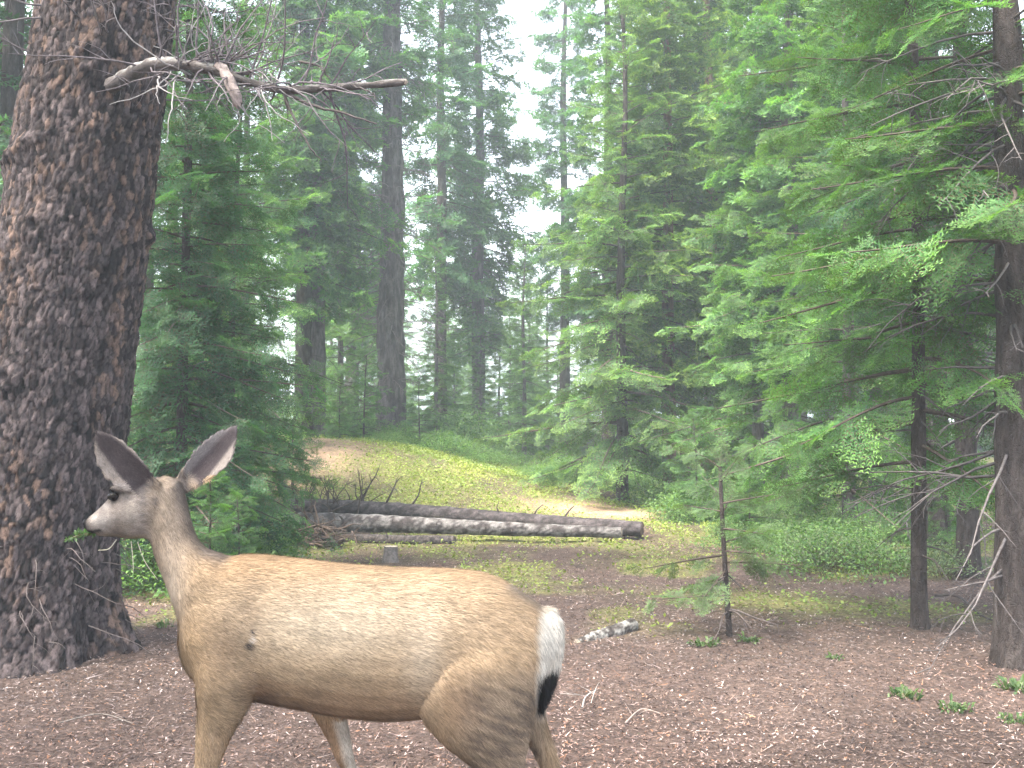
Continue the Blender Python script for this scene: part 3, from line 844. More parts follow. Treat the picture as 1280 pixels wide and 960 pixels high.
# ------------------------------------------------------------------ fallen logs
def log_thing(name, label, ends, radii, palette, seed, stubs=(), group=None, n=110, sides=18):
    rng = np.random.default_rng(seed)
    root = thing(name, label, 'log', (0, 0, 0), 0, group)
    pts = spline(ends, n)
    base = pts.mean(0).copy(); base[2] = gh(base[0], base[1])
    root.location = base
    pts = pts - base
    rad = np.interp(np.linspace(0, 1, n), np.linspace(0, 1, len(radii)), radii)
    V, Qd = tube(pts, rad, sides)
    cen = np.repeat(pts, sides, 0)
    ang = np.tile(np.arange(sides), n); si = np.repeat(np.arange(n), sides)
    k = 1 + 0.16 * (fbm(ang * 0.6 + seed, si * 0.5, seed, 3) - 0.5) + rng.normal(0, 0.02, len(V))
    V = cen + (V - cen) * k[:, None]
    nn = (0.5 * fbm(ang * 0.5 + seed * 3, si * 0.33, seed + 5, 3) + 0.5 * fbm(ang * 0.9 + seed * 3, si * 1.3, seed + 6, 3))[:, None]
    c = np.array(palette[0]) * (1 - sm((nn - 0.45) / 0.09)) + np.array(palette[1]) * sm((nn - 0.45) / 0.09)
    c = c * rng.uniform(0.7, 1.25, (len(V), 1))
    mb = MB(); mb.add(V, Qd, c)
    obj('stem', mb.mesh(name + '_stem', [M_LOG]), root)
    for e, sgn in ((0, 0), (n - 1, 1)):
        cb = MB()
        ring = V[e * sides:(e + 1) * sides]; m = ring.mean(0); tdir = (pts[1] - pts[0]) if e == 0 else (pts[-1] - pts[-2])
        tdir = tdir / np.linalg.norm(tdir) * (-1 if e == 0 else 1)
        inner = m + (ring - m) * 0.55 + tdir * 0.012 + rng.normal(0, 0.01, ring.shape)
        VV = np.vstack([ring, inner, m + tdir * 0.006])
        cb.add(VV, [[q, (q + 1) % sides, sides + (q + 1) % sides, sides + q] for q in range(sides)], np.array(palette[2]))
        cb.add(VV, [[sides + q, sides + (q + 1) % sides, 2 * sides] for q in range(sides)], np.array(palette[2]) * 0.8)
        obj('broken_end', cb.mesh('broken_end', [M_WOOD]), root)
    for (t, dv, L, r0) in stubs:
        sb = MB(); i = int(t * (n - 1))
        dv = np.array(dv, float); dv /= np.linalg.norm(dv)
        q = np.array([pts[i] + dv * rad[i] * 0.8, pts[i] + dv * (rad[i] + L * 0.5) + rng.normal(0, 0.01, 3), pts[i] + dv * (rad[i] + L) + rng.normal(0, 0.02, 3)])
        Vt, Qt = tube(spline(q, 7), r0 * np.linspace(1, 0.35, 7), 6); sb.add(Vt, Qt, np.array([0.075, 0.06, 0.055]))
        if L > 0.2:
            for w in range(4):
                p0 = q[1] + (q[2] - q[1]) * rng.random()
                bare_branch(sb, p0, dv + rng.normal(0, 0.6, 3), L * 0.35, r0 * 0.45, rng, (0.08, 0.065, 0.06), 0)
        obj('branch_stub', sb.mesh('branch_stub', [M_WOOD]), root)
    return root

log_thing('fallen_log', 'grey fallen log with patchy bark lying in front of a darker log',
          [P(352, 652, 12.75), P(480, 654, 12.6), P(620, 660, 12.35), P(776, 665, 12.1)], [0.122, 0.115, 0.10, 0.088, 0.074, 0.06],
          [(0.20, 0.185, 0.178), (0.062, 0.052, 0.05), (0.25, 0.2, 0.16)], 3,
          [(0.22, (-0.2, -0.8, 0.5), 0.10, 0.015), (0.5, (0.1, -1, 0.3), 0.06, 0.012), (0.71, (0.2, -1, -0.1), 0.07, 0.012)])
log_thing('fallen_log', 'dark long fallen log with snapped upright twigs at the foot of the mound',
          [P(362, 632, 14.0), P(500, 638, 13.6), P(650, 650, 13.0), P(802, 661, 12.5)], [0.105, 0.105, 0.10, 0.095, 0.092, 0.092],
          [(0.10, 0.085, 0.086), (0.05, 0.042, 0.042), (0.17, 0.12, 0.10)], 5,
          [(0.22, (0.45, -0.1, 1.0), 0.42, 0.018), (0.29, (0.5, -0.2, 1.0), 0.36, 0.017), (0.36, (0.5, -0.2, 0.9), 0.30, 0.016), (0.12, (0.2, -0.2, 1.0), 0.22, 0.014),
           (0.70, (0.5, -0.2, 1.0), 0.14, 0.012), (0.78, (0.5, -0.2, 1.0), 0.18, 0.013), (0.62, (-0.3, -0.2, 1.0), 0.10, 0.012),
           (0.955, (0.15, -0.3, -1.0), 0.13, 0.022), (0.95, (-1, -0.5, -0.3), 0.16, 0.016)])
log_thing('fallen_log', 'short black rotten log tucked under the grey log',
          [P(428, 672, 12.2), P(500, 675, 12.05), P(568, 674, 11.95)], [0.05, 0.065, 0.06, 0.045],
          [(0.05, 0.042, 0.04), (0.10, 0.085, 0.08), (0.09, 0.07, 0.06)], 7, [(0.4, (0, -0.6, 0.8), 0.06, 0.01)])
log_thing('log_chunk', 'short lichen-spotted log chunk lying on the brown needles', 
          [P(722, 806, 6.75), P(752, 795, 6.9), P(790, 780, 7.15)], [0.045, 0.056, 0.054, 0.048],
          [(0.25, 0.24, 0.225), (0.07, 0.06, 0.056), (0.30, 0.25, 0.20)], 9, n=34, sides=26)

# small cut stump behind the deer's back
st = thing('cut_stump', 'small cut stump with a pale flat top in the green cover', 'stump', (X(489, 10.4), 10.4, gh(X(489, 10.4), 10.4)))
mb = MB(); V, Qd = tube([(0, 0, -0.05), (0, 0, 0.03), (0, 0, 0.1), (0.003, 0, 0.155)], [0.10, 0.08, 0.072, 0.07], 14)
V += np.random.default_rng(2).normal(0, 0.003, V.shape)
mb.add(V, Qd, (0.17, 0.15, 0.14)); obj('bark', mb.mesh('stump_bark', [M_LOG]), st)
mb = MB(); a = np.linspace(0, 2 * np.pi, 14, endpoint=False)
mb.add(np.vstack([np.stack([0.068 * np.cos(a) + 0.003, 0.068 * np.sin(a), np.full(14, 0.154)], 1), [[0.003, 0, 0.160]]]), [[q, (q + 1) % 14, 14] for q in range(14)], (0.52, 0.44, 0.34))
obj('cut_face', mb.mesh('stump_face', [M_WOOD]), st)

# brush heap at the root end of the logs
rng = np.random.default_rng(44)
bx, by = X(398, 11.7), 11.7
bt = thing('brush_pile', 'tangle of dead brown twigs at the root end of the logs', 'brush pile', (bx, by, gh(bx, by)))
mb = MB()
for k in range(46):
    p = np.array([rng.normal(0, 0.12), rng.normal(0, 0.12), rng.uniform(0.02, 0.22)])
    d = np.array([rng.normal(0, 1), rng.normal(-0.2, 0.6), rng.uniform(-0.25, 0.7)])
    bare_branch(mb, p, d, rng.uniform(0.22, 0.55), 0.013, rng, (0.095, 0.068, 0.055), 2, 4, 0, 0.4, 0.45, 8)
obj('twig_mass', mb.mesh('brush_twigs', [M_WOOD]), bt)['kind'] = 'stuff'
mb = MB()
V, Qd = tube(spline([(-0.3, 0.1, 0.03), (0, 0.05, 0.09), (0.28, -0.02, 0.04)], 12), 0.05 * np.ones(12), 9)
V += rng.normal(0, 0.008, V.shape); mb.add(V, Qd, (0.09, 0.065, 0.052))
obj('root_stem', mb.mesh('root_stem', [M_LOG]), bt)
bx, by = X(420, 13.9), 13.9
bt = thing('brush_pile', 'upright dead twigs leaning on the dark log', 'brush pile', (bx, by, gh(bx, by)))
mb = MB()
for k in range(24):
    p = np.array([rng.uniform(-0.6, 0.4), rng.normal(0, 0.1), 0.1])
    bare_branch(mb, p, np.array([rng.normal(0.3, 0.4), rng.normal(-0.1, 0.2), 1]), rng.uniform(0.35, 0.65), 0.014, rng, (0.08, 0.062, 0.052), 2, 4, 0, 0.0, 0.4, 7)
obj('twig_mass', mb.mesh('brush_twigs', [M_WOOD]), bt)['kind'] = 'stuff'

# ------------------------------------------------------------------ low shrubs
def shrub_mesh(name, seed, R, H, n, leaf, c0, c1):
    r = np.random.default_rng(seed)
    mb = MB()
    ns = 26
    for k in range(ns):
        a = r.uniform(0, 6.28); q = r.random() ** 0.5
        tip = np.array([R * q * math.cos(a), R * q * math.sin(a), H * (1 - 0.6 * q * q) * r.uniform(0.6, 1.1)])
        bs = tip * np.array([0.3, 0.3, 0])
        V, Qd = tube(spline([bs, (bs + tip) / 2 + r.normal(0, 0.03, 3), tip], 5), np.linspace(0.005, 0.0015, 5), 3)
        mb.add(V, Qd, (0.10, 0.075, 0.05), 1)
    cl = max(24, n // 26)
    cc = []
    for k in range(cl):
        a = r.uniform(0, 6.28); q = r.random() ** 0.5
        cc.append([R * q * math.cos(a), R * q * math.sin(a), H * (1 - 0.65 * q * q) * (r.random() ** 0.5)])
    cc = np.array(cc); cbr = r.uniform(0.6, 1.3, cl)
    w = r.integers(0, cl, n)
    p = cc[w] + r.normal(0, 1, (n, 3)) * np.array([0.09, 0.09, 0.055]) * (R / 0.6)
    p[:, 2] = np.abs(p[:, 2])
    nd = r.normal(0, 1, (n, 3)); nd[:, 2] *= 0.5; nd /= np.linalg.norm(nd, axis=1)[:, None]
    sd = np.cross(nd, r.normal(0, 0.5, (n, 3)) + [0, 0, 1]); sd /= np.linalg.norm(sd, axis=1)[:, None]
    l = leaf * r.uniform(0.6, 1.3, n)[:, None]
    V = np.stack([p, p + nd * l * 0.5 + sd * l * 0.27, p + nd * l, p + nd * l * 0.5 - sd * l * 0.27], 1).reshape(-1, 3)
    T = np.arange(n * 4).reshape(-1, 4)
    f = r.random((n, 1)); c = (np.array(c0) * (1 - f) + np.array(c1) * f) * cbr[w][:, None]
    mb.add(V, T, np.repeat(c, 4, 0), 0)
    return mb.mesh(name, [M_LEAF, M_WOOD], False)

SH = [shrub_mesh('shrub_a', 1, 0.6, 0.55, 3400, 0.042, (0.05, 0.13, 0.035), (0.16, 0.28, 0.06)),
      shrub_mesh('shrub_b', 2, 0.8, 0.45, 4600, 0.036, (0.055, 0.13, 0.04), (0.15, 0.25, 0.065)),
      shrub_mesh('shrub_c', 3, 0.5, 0.36, 3200, 0.032, (0.075, 0.12, 0.06), (0.19, 0.24, 0.115))]
r2 = random.Random(12)
def shrub(px, d, s, k, lab, grp):
    x = X(px, d)
    o = obj('low_shrub', SH[k]); tag(o, lab, 'shrub', grp)
    o.location = (x, d, gh(x, d) - 0.02); o.rotation_euler = (0, 0, r2.uniform(0, 6)); o.scale = (s, s, s * r2.uniform(0.8, 1.2))
for k in range(46):
    px = r2.uniform(380, 850); d = 18.6 + r2.uniform(0.0, 4.5) + max(0, (700 - px)) * 0.002
    kk = r2.choice([0, 1])
    zone = ('near the bare earth and grey stem' if px < 450 else 'around the thick twiggy trunk' if px < 530 else 'behind the middle of the mound' if px < 640 else
            'left of the broad yellow-tipped fir' if px < 730 else 'under the broad yellow-tipped fir')
    shrub(px, d, r2.uniform(0.5, 0.95), kk, ('small rounded' if kk == 0 else 'wide low') + ' green shrub on the mound back, ' + zone, 'shrubs behind the mound')
for k in range(30):
    d = r2.uniform(9.5, 14.5); px = r2.uniform(930, 1160) if d > 11 else r2.uniform(1010, 1240)
    kk = r2.choice([1, 2, 2])
    zone = 'behind the sapling' if px < 1010 else 'left of the slim bare-stemmed fir' if px < 1130 else 'right of the slim bare-stemmed fir'
    shrub(px, d, r2.uniform(0.55, 0.95), kk, ('grey-green small' if kk == 2 else 'bright green low') + ' shrub on the clearing edge ' + zone, 'shrubs on the right clearing edge')
for k in range(14):
    shrub(r2.uniform(830, 960), r2.uniform(14.5, 18.5), r2.uniform(0.7, 1.1), r2.choice([0, 1]), 'green leafy shrub around the feet of the thin trunks', 'shrubs by the thin trunks')
for k in range(12):
    d = r2.uniform(8.6, 12.5)
    shrub(r2.uniform(170, 350), d, r2.uniform(0.5, 0.9), r2.choice([0, 1]), 'green leafy shrub under the firs beside the huge trunk', 'shrubs under the left firs')
for k in range(30):
    d = r2.uniform(24, 45)
    px = r2.uniform(400, 1250)
    shrub(px, d, r2.uniform(1.2, 2.2), r2.choice([0, 1]), 'bushy far undergrowth shrub ' + ('beyond the grassy mound' if px < 660 else 'beyond the broad yellow-tipped fir' if px < 900 else 'beyond the sapling and right-edge firs'), 'far undergrowth shrubs')

# small plants on the brown floor
def small_plant(px, py, s, lab, seed):
    d = F * CH / (py - HY); x = X(px, d)
    r = np.random.default_rng(seed); mb = MB()
    n = int(50 * s + 14)
    for k in range(n):
        a = r.uniform(0, 6.28); L = r.uniform(0.02, 0.055) * s; q = r.random() ** 0.7 * 0.08 * s
        b0 = np.array([q * math.cos(a), q * math.sin(a), 0.0])
        t = b0 + np.array([math.cos(a) * L * 0.6, math.sin(a) * L * 0.6, L * r.uniform(0.2, 0.9)]) + r.normal(0, 0.014, 3)
        m = (b0 + t) / 2 + np.array([0, 0, 0.015]); sd = np.array([-math.sin(a), math.cos(a), r.normal(0, 0.5)]) * 0.009 * s
        f = r.random()
        mb.add([b0, m + sd, t, m - sd], [[0, 1, 2, 3]], np.array([0.035, 0.075, 0.024]) * (1 - f) + np.array([0.09, 0.13, 0.045]) * f)
    o = obj('small_plant', mb.mesh('small_plant', [M_LEAF], False)); tag(o, lab, 'plant')
    o.location = (x, d, gh(x, d) - 0.004)
small_plant(207, 783, 0.8, 'tiny bright green plant between the huge trunk and the deer chest', 1)
small_plant(1128, 868, 1.0, 'small ragged green plant on bare needles by the slim fir', 2)
small_plant(1190, 884, 1.0, 'low spreading green plant near the reddish trunk foot', 3)
small_plant(1272, 862, 1.3, 'bright green leafy plant close to the reddish trunk foot', 4)
small_plant(1262, 898, 0.8, 'pale small plant in front of the bright leafy one', 5)
small_plant(1040, 822, 0.6, 'tiny green sprout right of the sapling', 6)
small_plant(880, 806, 1.1, 'grey-green tuft at the foot of the sapling', 7)
small_plant(935, 800, 0.9, 'short green tuft right of the sapling stem', 8)

# ------------------------------------------------------------------ ground cover and litter
rng = np.random.default_rng(101)
def visible_xy(n, y0, y1, power=1.0):
    y = y0 + (y1 - y0) * rng.random(n) ** power
    x = rng.uniform(-0.62, 0.62, n) * (y + 0.6)
    return x, y

n = 420000
x, y = visible_xy(n, 6.5, 23, 0.8)
g = green_zone(x, y) * (1 - 0.5 * sm((y - 19) / 5))
keep = rng.random(n) < g * (0.55 + 0.45 * sm((y - 12.5) / 2))
x = x[keep]; y = y[keep]; n = len(x)
if n > 115000:
    x = x[:115000]; y = y[:115000]; n = 115000
z = ground_h(x, y) + rng.random(n) ** 2 * 0.05
p = np.stack([x, y, z], 1)
nd = rng.normal(0, 1, (n, 3)); nd[:, 2] = np.abs(nd[:, 2]) * 0.55; nd /= np.linalg.norm(nd, axis=1)[:, None]
sd = np.cross(nd, rng.normal(0, 0.4, (n, 3)) + [0, 0, 1]); sd /= np.linalg.norm(sd, axis=1)[:, None]
l = (0.030 * rng.uniform(0.6, 1.5, n) * (0.8 + 0.02 * y))[:, None]
V = np.stack([p, p + nd * l * .5 + sd * l * .32, p + nd * l, p + nd * l * .5 - sd * l * .32], 1).reshape(-1, 3)
f = fbm(x * 1.5, y * 1.1, 91, 3)[:, None] * 0.7 + 0.3 * rng.random((n, 1))
c = np.array([0.10, 0.19, 0.04]) * (1 - f) + np.array([0.36, 0.38, 0.09]) * f
c = c * rng.uniform(0.7, 1.25, (n, 1)) * (0.75 + 0.25 * sm((y - 11) / 3))[:, None]
mb = MB(); mb.add(V, np.arange(n * 4).reshape(-1, 4), np.repeat(c, 4, 0))
o = obj('ground_cover', mb.mesh('ground_cover', [M_LEAF], False)); o['kind'] = 'stuff'
tag(o, 'low yellow-green leaves carpeting the mound and the clearing', 'ground cover')

n = 230000
x, y = visible_xy(n, 2.6, 15, 1.25)
keep = rng.random(n) > 0.6 * green_zone(x, y)
x = x[keep]; y = y[keep]; n = len(x)
z = ground_h(x, y) + 0.004 + rng.random(n) * 0.014
p = np.stack([x, y, z], 1)
a = rng.uniform(0, 6.28, n)
nd = np.stack([np.cos(a), np.sin(a), rng.normal(0, 0.28, n)], 1)
sd = np.stack([-np.sin(a), np.cos(a), rng.normal(0, 0.5, n)], 1)
typ = rng.random(n)
l = np.where(typ < 0.62, rng.uniform(0.014, 0.038, n), np.where(typ < 0.98, rng.uniform(0.005, 0.017, n), rng.uniform(0.05, 0.12, n)))[:, None]
w = np.where(typ < 0.62, 0.0017, np.where(typ < 0.98, rng.uniform(0.003, 0.008, n), 0.0025))[:, None]
V = np.stack([p + sd * w, p + nd * l, p - sd * w], 1).reshape(-1, 3)
pal = np.array([[0.34, 0.275, 0.26], [0.20, 0.145, 0.125], [0.08, 0.06, 0.055], [0.42, 0.37, 0.36], [0.26, 0.155, 0.105], [0.055, 0.045, 0.045], [0.27, 0.22, 0.22]])
ci = rng.choice(len(pal), n, p=[0.14, 0.25, 0.21, 0.035, 0.085, 0.18, 0.10])
c = pal[ci] * np.array([[1.0, 0.95, 0.91]]) * rng.uniform(0.4, 1.15, (n, 1))
pat = fbm(x * 1.1, y * 0.8, 301, 4)[:, None]; pat2 = fbm(x * 0.7 + 9, y * 0.7, 305, 3)[:, None]
c = c * (0.45 + 1.0 * pat) * (1 + (pat2 - 0.5) * np.array([[0.25, -0.05, -0.15]]))
mb = MB(); mb.add(V, np.arange(n * 3).reshape(-1, 3), np.repeat(c, 3, 0))
o = obj('needle_litter', mb.mesh('needle_litter', [M_LITTER], False)); o['kind'] = 'stuff'
tag(o, 'brown and grey needles, bark flakes and twig bits over the floor', 'litter')

# single twigs that show on the floor
def ground_twig(pix, r0, col, lab, seed):
    p = []
    for (a, bq) in pix:
        d = F * CH / (bq - HY); xx = X(a, d); p.append([xx, d, gh(xx, d) + r0 * 0.7 + 0.012])
    p = spline(p, 14); p[:, 2] += np.sin(np.linspace(0, 3.1, 14)) * 0.012
    b0 = p.mean(0).copy(); b0[2] = gh(b0[0], b0[1])
    mb = MB(); V, Qd = tube(p - b0, r0 * np.linspace(1, 0.4, 14), 6); mb.add(V, Qd, col)
    r = np.random.default_rng(seed)
    for k in range(3):
        i = r.integers(3, 12); bare_branch(mb, (p - b0)[i], np.array([r.normal(), r.normal(), 0.25]), 0.07, r0 * 0.5, r, col, 0, 4)
    o = obj('fallen_twig', mb.mesh('fallen_twig', [M_WOOD])); tag(o, lab, 'twig'); o.location = b0
ground_twig([(727, 886), (731, 874), (741, 868), (738, 880)], 0.005, (0.36, 0.32, 0.30), 'small curled pale twig behind the deer tail', 1)
ground_twig([(700, 868), (715, 871), (735, 870)], 0.003, (0.28, 0.24, 0.22), 'thin straight pale twig behind the deer tail', 2)
ground_twig([(780, 905), (800, 890), (824, 893)], 0.004, (0.32, 0.26, 0.23), 'thin brown twig on the open needle floor', 3)
ground_twig([(80, 905), (130, 895), (170, 905)], 0.0035, (0.22, 0.19, 0.17), 'bent grey twig on needles in front of the deer', 4)
ground_twig([(1165, 745), (1195, 748), (1222, 770), (1252, 782)], 0.011, (0.08, 0.065, 0.06), 'dark arched stick leaning toward the reddish trunk', 5)
ground_twig([(862, 742), (885, 738), (908, 722)], 0.006, (0.12, 0.09, 0.08), 'dark crooked twig beside the sapling stem', 6)
ground_twig([(862, 598), (880, 588), (880, 590)], 0.03, (0.5, 0.45, 0.4), 'pale fallen stick leaning between the thin trunks', 7)

# ------------------------------------------------------------------ the deer
DD = 3.65; DS = F / DD
def D(px, py, dep=0.0):
    return np.array([(px - 640) / DS, DD + dep / DS, CH + (HY - py) / DS])

def loft(rings):
    m = len(rings); s = len(rings[0])
    V = np.vstack(rings + [rings[0].mean(0)[None], rings[-1].mean(0)[None]])
    Fq = []
    for i in range(m - 1):
        for j in range(s):
            k = (j + 1) % s
            Fq.append((i * s + j, i * s + k, (i + 1) * s + k, (i + 1) * s + j))
    Ft = []
    for j in range(s):
        k = (j + 1) % s
        Ft.append((m * s, k, j)); Ft.append((m * s + 1, (m - 1) * s + j, (m - 1) * s + k))
    return V, Fq + Ft

NS = 24
AA = np.linspace(0, 2 * np.pi, NS, endpoint=False)
def ring(pa, pb, w, dep=0.0, egg=0.0):
    """ellipse whose long axis runs from photo point pa (top/front) to pb (bottom/back); w = half depth"""
    pa = np.array(pa, float); pb = np.array(pb, float)
    c = (pa + pb) / 2; h = (pa - pb) / 2
    out = []
    for a in AA:
        q = c + h * math.cos(a)
        ww = w * (1 - egg * math.cos(a))
        out.append(D(q[0], q[1], dep + ww * math.sin(a)))
    return np.array(out)

def dense(rows, n):
    """interpolate a list of numeric rows smoothly"""
    return spline(np.array(rows, float), n)

def build_deer():
    parts = []
    # torso: x, top, bottom, half width
    T = [(229, 772, 812, 14), (240, 738, 836, 38), (262, 708, 856, 54), (300, 692, 868, 61), (345, 694, 876, 64), (395, 700, 885, 68), (445, 705, 893, 71),
         (495, 708, 896, 71), (535, 709, 892, 69), (575, 711, 885, 67), (612, 717, 878, 64), (648, 736, 866, 56), (676, 757, 848, 40), (692, 779, 825, 17)]
    parts.append(loft([ring((x, t), (x, bq), w, 0, 0.10) for x, t, bq, w in dense(T, 40)]))
    # neck: front x,y back x,y half width
    N = [(246, 806, 312, 722, 40), (227, 772, 286, 694, 44), (215, 738, 258, 684, 35), (202, 708, 244, 664, 28), (193, 684, 237, 640, 25), (186, 662, 231, 616, 24), (184, 640, 224, 598, 22)]
    parts.append(loft([ring((q[0], q[1]), (q[2], q[3]), q[4]) for q in dense(N, 22)]))
    # head: top x,y bottom x,y half width
    Hh = [(226, 604, 208, 660, 17), (212, 595, 196, 668, 24), (190, 597, 184, 672, 28), (172, 601, 170, 673, 29), (158, 604, 158, 672, 27), (147, 613, 149, 671, 23), (136, 625, 141, 670, 18.5),
          (126, 635, 132, 670, 16), (117, 643, 122, 668, 14.5), (111, 648, 115, 665, 12), (108, 653, 110, 661, 6)]
    parts.append(loft([ring((q[0], q[1]), (q[2], q[3]), q[4]) for q in dense(Hh, 30)]))
    # brow ridges
    for sg in (-1, 1):
        parts.append(loft([ring((x, 609 - h), (x + 2, 609 + h), 8, sg * 17) for x, h in ((144, 1), (150, 3.5), (157, 5), (165, 4.5), (173, 1.5))]))
    # ears: base, tip, half width, depth
    def ear(base, tip, W, dep0, dep1, twist):
        base = np.array(base, float); tip = np.array(tip, float)
        ax = tip - base; L = np.linalg.norm(ax); ax /= L
        sd = np.array([-ax[1], ax[0]])
        rings_ = []
        for s in np.linspace(0, 1, 22):
            hw = W * (0.42 + 0.58 * math.sin(min(1, s / 0.55) * math.pi / 2)) * (1 - max(0, (s - 0.52) / 0.48) ** 1.9) + 0.8
            thick = 3.6 * (1 - 0.35 * s) + (2.5 if s < 0.15 else 0)
            cup = 15 * (1 - 0.55 * s)
            cpt = base + ax * L * s + sd * twist * math.sin(s * math.pi) * 5
            dep = dep0 + (dep1 - dep0) * s
            R = []
            for a in AA:
                v = math.cos(a); q = cpt + sd * hw * v
                R.append(D(q[0], q[1], dep - cup * (abs(v) ** 2.2) * hw / W + cup * 0.5 + thick * math.sin(a)))
            rings_.append(np.array(R))
        return loft(rings_)
    parts.append(ear((203, 618), (136, 537), 25, -20, -44, -1))
    parts.append(ear((222, 608), (288, 531), 23, 14, 34, 1))
    # tail
    TL = [(682, 757, 9, 9), (689, 775, 13, 14), (692, 800, 12, 15), (690, 825, 11, 13), (685, 850, 9.5, 11), (680, 870, 6.5, 8), (676, 883, 2, 3)]
    parts.append(loft([ring((q[0] - q[2], q[1]), (q[0] + q[2], q[1]), q[3]) for q in dense(TL, 18)]))
    # legs: x, y, half x, half depth, depth
    def leg(rows, n=30):
        parts.append(loft([ring((q[0] - q[2], q[1]), (q[0] + q[2], q[1]), q[3], q[4]) for q in dense(rows, n)]))
    leg([(300, 760, 30, 18, -30), (300, 800, 42, 30, -33), (297, 838, 39, 30, -36), (291, 872, 30, 24, -36), (281, 905, 22, 18, -35), (274, 935, 16, 14, -34), (269, 958, 12.5, 12, -34),
         (267, 972, 9, 9, -34), (266, 1000, 7.5, 8, -34), (264, 1015, 9.5, 10, -34), (259, 1024, 9, 9, -34), (254, 1032, 11, 10, -34), (251, 1041, 14, 11, -34)])
    leg([(372, 800, 28, 20, 34), (385, 840, 34, 26, 36), (398, 875, 26, 22, 37), (410, 905, 20, 18, 36), (420, 930, 15, 14, 35), (428, 955, 12, 12, 34),
         (436, 972, 9, 9, 34), (448, 1000, 7.5, 8, 34), (453, 1014, 9.5, 10, 34), (452, 1024, 9, 9, 34), (447, 1032, 11, 10, 34), (443, 1041, 14, 11, 34)])
    leg([(606, 762, 34, 18, -18), (606, 786, 66, 36, -24), (602, 820, 78, 46, -30), (597, 855, 76, 44, -32), (598, 885, 68, 38, -33), (606, 912, 53, 31, -33), (620, 938, 34, 22, -33), (634, 958, 20, 15, -33), (641, 974, 14, 12, -33),
         (640, 988, 10, 10, -33), (635, 1006, 8.5, 9, -33), (630, 1018, 10, 10, -33), (625, 1026, 9.5, 9, -33), (620, 1033, 11.5, 10, -33), (617, 1041, 14.5, 11, -33)])
    leg([(630, 790, 52, 36, 28), (640, 840, 46, 36, 31), (648, 880, 34, 30, 33), (660, 908, 24, 22, 33), (674, 932, 17, 15, 33), (684, 952, 14, 12, 33), (688, 968, 11, 11, 33),
         (689, 985, 8.5, 9, 33), (692, 1008, 8.5, 9, 33), (692, 1018, 10, 10, 33), (688, 1026, 9.5, 9, 33), (684, 1033, 11.5, 10, 33), (681, 1041, 14.5, 11, 33)])
    Vs = []; Fs = []; n = 0
    for Vp, Fp in parts:
        Vs.append(Vp); Fs += [tuple(i + n for i in f) for f in Fp]; n += len(Vp)
    me = bpy.data.meshes.new('deer_raw')
    me.from_pydata(np.vstack(Vs).tolist(), [], Fs)
    tmp = bpy.data.objects.new('deer_raw', me); COL.objects.link(tmp)
    m = tmp.modifiers.new('r', 'REMESH'); m.mode = 'VOXEL'; m.voxel_size = 0.0078
    s = tmp.modifiers.new('s', 'SMOOTH'); s.factor = 0.5; s.iterations = 5
    dg = bpy.context.evaluated_depsgraph_get()
    out = bpy.data.meshes.new_from_object(tmp.evaluated_get(dg))
    bpy.data.objects.remove(tmp); bpy.data.meshes.remove(me)
    return out

def seg_dist(px, py, a, bq):
    a = np.array(a, float); bq = np.array(bq, float); d = bq - a
    t = np.clip(((px - a[0]) * d[0] + (py - a[1]) * d[1]) / (d @ d), 0, 1)
    return np.hypot(px - a[0] - d[0] * t, py - a[1] - d[1] * t), t

